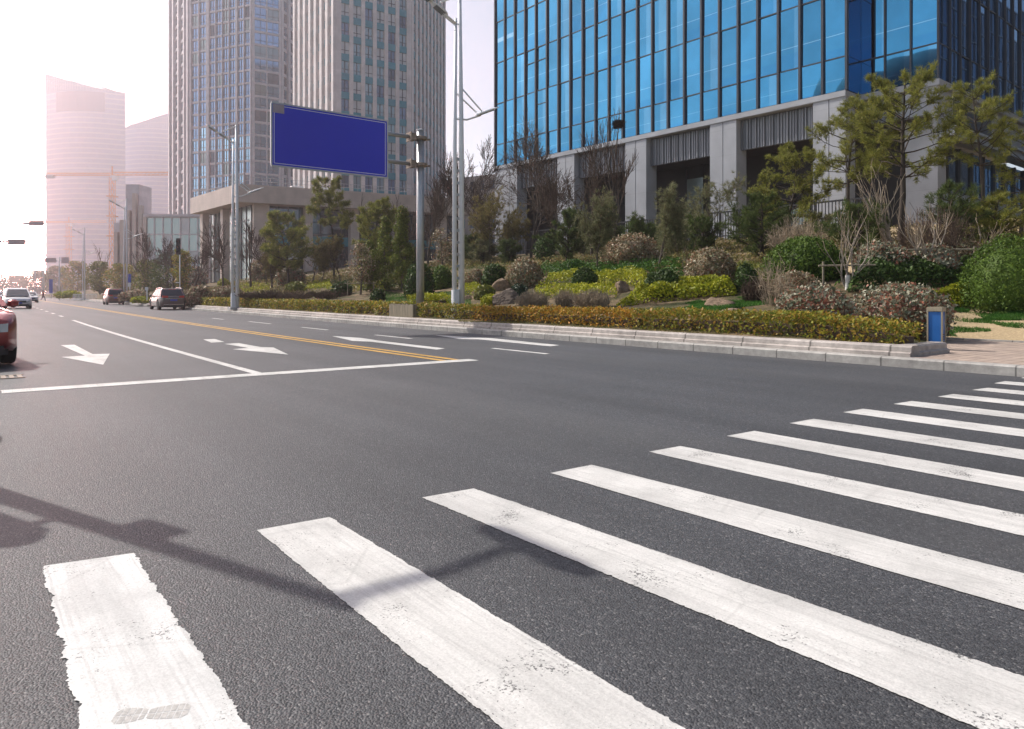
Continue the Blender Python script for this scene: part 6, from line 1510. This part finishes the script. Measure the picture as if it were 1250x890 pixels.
    mb = MB(); mb.box(R-.02, R+.05, -.24, .24, tail_z-.30, tail_z-.18); mb.build('number_plate', M['plate_blue'], t); mb = MB(); mb.box(-R-.05, -R+.03, -.24, .24, .42, .54); mb.build('number_plate', M['plate_blue'], t)
    mb = MB(); mb.box(R-.016, R+.06, -.62, .62, tail_z-.15, tail_z-.12); mb.box(R-.03, R+.1, -hw*.74, hw*.74, .40, .43); mb.build('rear_trim', M['chrome'], t)
    mb = MB(); mb.box(-R-.08, -R+.016, -.5, .5, .50, .66); mb.build('grille', M['black'], t)
    mb = MB(); mb.box(R-.035, R+.2, -hw*.72, hw*.72, .26, .38); mb.box(-R-.2, -R+.03, -hw*.7, hw*.7, .24, .37); mb.build('bumper_trim', M['black'], t)
    mb = MB(); mb.box(xr1-.02, xr1+.05, -.25, .25, zr-.10, zr-.045); mb.build('brake_light', M['tail'], t)
    if rails:
        for s in (-1, 1): mb = MB(); mb.tube([(xr1+.1, s*wR*.93, zr-.02), (xr1+.25, s*wR*.93, zr+.05), (xf1-.2, s*wR*.93, zr+.05), (xf1, s*wR*.93, zr-.02)], .02, 6); mb.build('roof_rail', M['chrome'], t)
    return t
FWD = math.atan2(SV[1], SV[0])
def on_road(s, t): a = xy(s, t+float(bend(s))); return (a[0], a[1], .004)
def car_px(u, d): X, Y = ux(u, d); return (X, Y, .004)
Wg = [(-2.3, .98), (-2.1, 1.02), (-1, 1.0), (.75, .98), (1.2, .94), (2.0, .82), (2.3, .70)]
car(car_px(204, 55.2), FWD-rad(1), 'dark estate car with red tail lights and roof rails driving away near the kerb', 'car_dark', 4.7, 1.86, 1.60, 1.0, (-2.22, -1.75, .35, 1.25), Wg, .35, True, tail_z=.98)
Wp = [(-2.0, 1.02), (-1.9, 1.06), (-1, 1.05), (.6, 1.02), (1.1, .98), (1.8, .88), (2.0, .74)]
car(car_px(138.5, 79), FWD-rad(1), 'boxy reddish brown hatchback driving away far down the road', 'car_brown', 4.1, 1.72, 1.72, 1.05, (-1.95, -1.6, .3, 1.1), Wp, .33, False, tail_z=1.0)
Wv = [(-2.2, 1.0), (-2, 1.05), (-1, 1.02), (.9, 1.0), (1.4, .95), (2.1, .84), (2.25, .68)]
car(car_px(20.5, 59), FWD+math.pi, 'white people carrier coming towards the stop line in the haze', 'car_white', 4.6, 1.85, 1.66, 1.02, (-2.1, -1.7, .55, 1.55), Wv, .33)
Ws = [(-2.3, .92), (-2.1, .98), (-1.2, .98), (.7, .96), (1.2, .93), (2.1, .80), (2.35, .66)]
car(car_px(36, 97), FWD+math.pi, 'white saloon car far behind the white people carrier', 'car_white', 4.6, 1.8, 1.46, .97, (-1.75, -1.0, .35, 1.15), Ws, .32)
car(car_px(2, 120), FWD+math.pi, 'pale saloon car at the left edge far down the road', 'car_white', 4.6, 1.8, 1.46, .97, (-1.75, -1.0, .35, 1.15), Ws, .32)
Wn = [(-2.4, .96), (-2.2, 1.02), (-1.2, 1.02), (.7, 1.0), (1.2, .98), (2.1, .90), (2.4, .78)]
car(on_road(17.0, -.30), FWD+math.pi+rad(5), 'black saloon car with lens-flare red in its paint, waiting at the left edge, only its front corner in view', 'car_black', 4.8, 1.86, 1.5, 1.0, (-1.8, -1.0, .35, 1.15), Wn, .34)

# ------------------------------------------------------------------ a person walking across far down the road
def person(loc, rz, label):
    t = thing('person', loc, label, 'person', None, rz)
    J = {'pelvis': (0, 0, .92, .13), 'chest': (0, .02, 1.28, .16), 'neck': (0, .02, 1.46, .055), 'head': (0, .04, 1.60, .10), 'top': (0, .03, 1.70, .07),
         'hipL': (-.09, 0, .88, .10), 'kneeL': (-.09, .22, .50, .065), 'ankL': (-.09, .30, .09, .045), 'toeL': (-.09, .46, .04, .04),
         'hipR': (.09, 0, .88, .10), 'kneeR': (.09, -.05, .48, .065), 'ankR': (.09, -.34, .14, .045), 'toeR': (.09, -.24, .04, .04),
         'shL': (-.19, .02, 1.40, .07), 'elL': (-.24, -.14, 1.14, .05), 'haL': (-.22, -.10, .88, .035), 'shR': (.19, .02, 1.40, .07), 'elR': (.24, .12, 1.14, .05), 'haR': (.21, .28, .94, .035)}
    E_ = [('pelvis', 'chest'), ('chest', 'neck'), ('neck', 'head'), ('head', 'top'), ('pelvis', 'hipL'), ('hipL', 'kneeL'), ('kneeL', 'ankL'), ('ankL', 'toeL'), ('pelvis', 'hipR'), ('hipR', 'kneeR'), ('kneeR', 'ankR'), ('ankR', 'toeR'), ('chest', 'shL'), ('shL', 'elL'), ('elL', 'haL'), ('chest', 'shR'), ('shR', 'elR'), ('elR', 'haR')]
    ks = list(J); me = bpy.data.meshes.new('body'); me.from_pydata([J[k][:3] for k in ks], [(ks.index(a), ks.index(b)) for a, b in E_], [])
    o = link_mesh('body', me); o.modifiers.new('skin', 'SKIN'); o.modifiers.new('sub', 'SUBSURF').levels = 1
    for i, k in enumerate(ks): me.skin_vertices[0].data[i].radius = (J[k][3], J[k][3])
    me.skin_vertices[0].data[0].use_root = True
    dg_ = bpy.context.evaluated_depsgraph_get(); m2 = bpy.data.meshes.new_from_object(o.evaluated_get(dg_)); o.modifiers.clear(); o.data = m2; o.parent = t
    m2.materials.clear()
    for m in (plain('dark_trousers', (.03, .03, .04), .9), plain('dull_red_jacket', (.16, .05, .05), .9), plain('skin', (.45, .28, .2), .6)): m2.materials.append(m)
    for p in m2.polygons:
        z = p.center[2]; p.material_index = 2 if z > 1.47 or (z < .96 and abs(p.center[0]) > .17 and z > .8) else (1 if z > .9 else 0); p.use_smooth = True
    mb = MB(); mb.lathe([(.02, 1.74), (.08, 1.72), (.105, 1.66), (.10, 1.60), (.06, 1.57)], 12, (0, .0, 0)); mb.build('hair', M['black'], t, True)
X, Y = ux(52.5, 118); person((X, Y, .004), rad(-80), 'person in a dull red jacket walking across far down the road')

# every repeat carries its group
GROUPS = {'topiary_bush': 'clipped topiary bushes on the planted bank', 'photinia_bush': 'loose photinia shrubs on the planted bank', 'twiggy_shrub': 'leafless twiggy shrubs on the bank', 'groundcover': 'clipped groundcover strips', 'hedge': 'clipped hedges along the edging',
          'boulder': 'boulders among the planting', 'young_conifer': 'airy young conifers on the bank', 'pine_tree': 'pines and young conifers on the bank', 'cypress_tree': 'upright cypresses left of the sign pole', 'bare_tree': 'bare winter trees', 'crape_myrtle': 'pale multi stemmed crape myrtles', 'roadside_tree': 'roadside trees far along the road',
          'car': 'cars on the road', 'sign_gantry': 'traffic sign arms far along the road', 'tree_stake': 'timber tree supports', 'far_tower': 'hazy far towers', 'tower_crane': 'tower cranes', 'office_tower': 'stone office towers', 'hedge_mound': 'low roadside shrubs', 'grass': 'grass areas', 'post_sign': 'small post signs'}
for o in SC.objects:
    if o.parent is None and 'label' in o and 'group' not in o:
        g = GROUPS.get(o.name.split('.')[0])
        if g: o['group'] = g

mb = MB(); mb.box(.055, .07, -.152, -.146, .52, .58); mb.build('lock', M['chrome'], cb)
for k in range(4): mb = MB(); mb.box(-.07, .07, -.145, -.1405, .16+k*.05, .18+k*.05); mb.build('vent_slot', M['black'], cb)
for k in range(2): mb = MB(); mb.box(-.092, -.076, -.150, -.141, .45+k*.2, .49+k*.2); mb.build('hinge', M['grey_metal'], cb)
cb.scale = (.86, .86, .92)
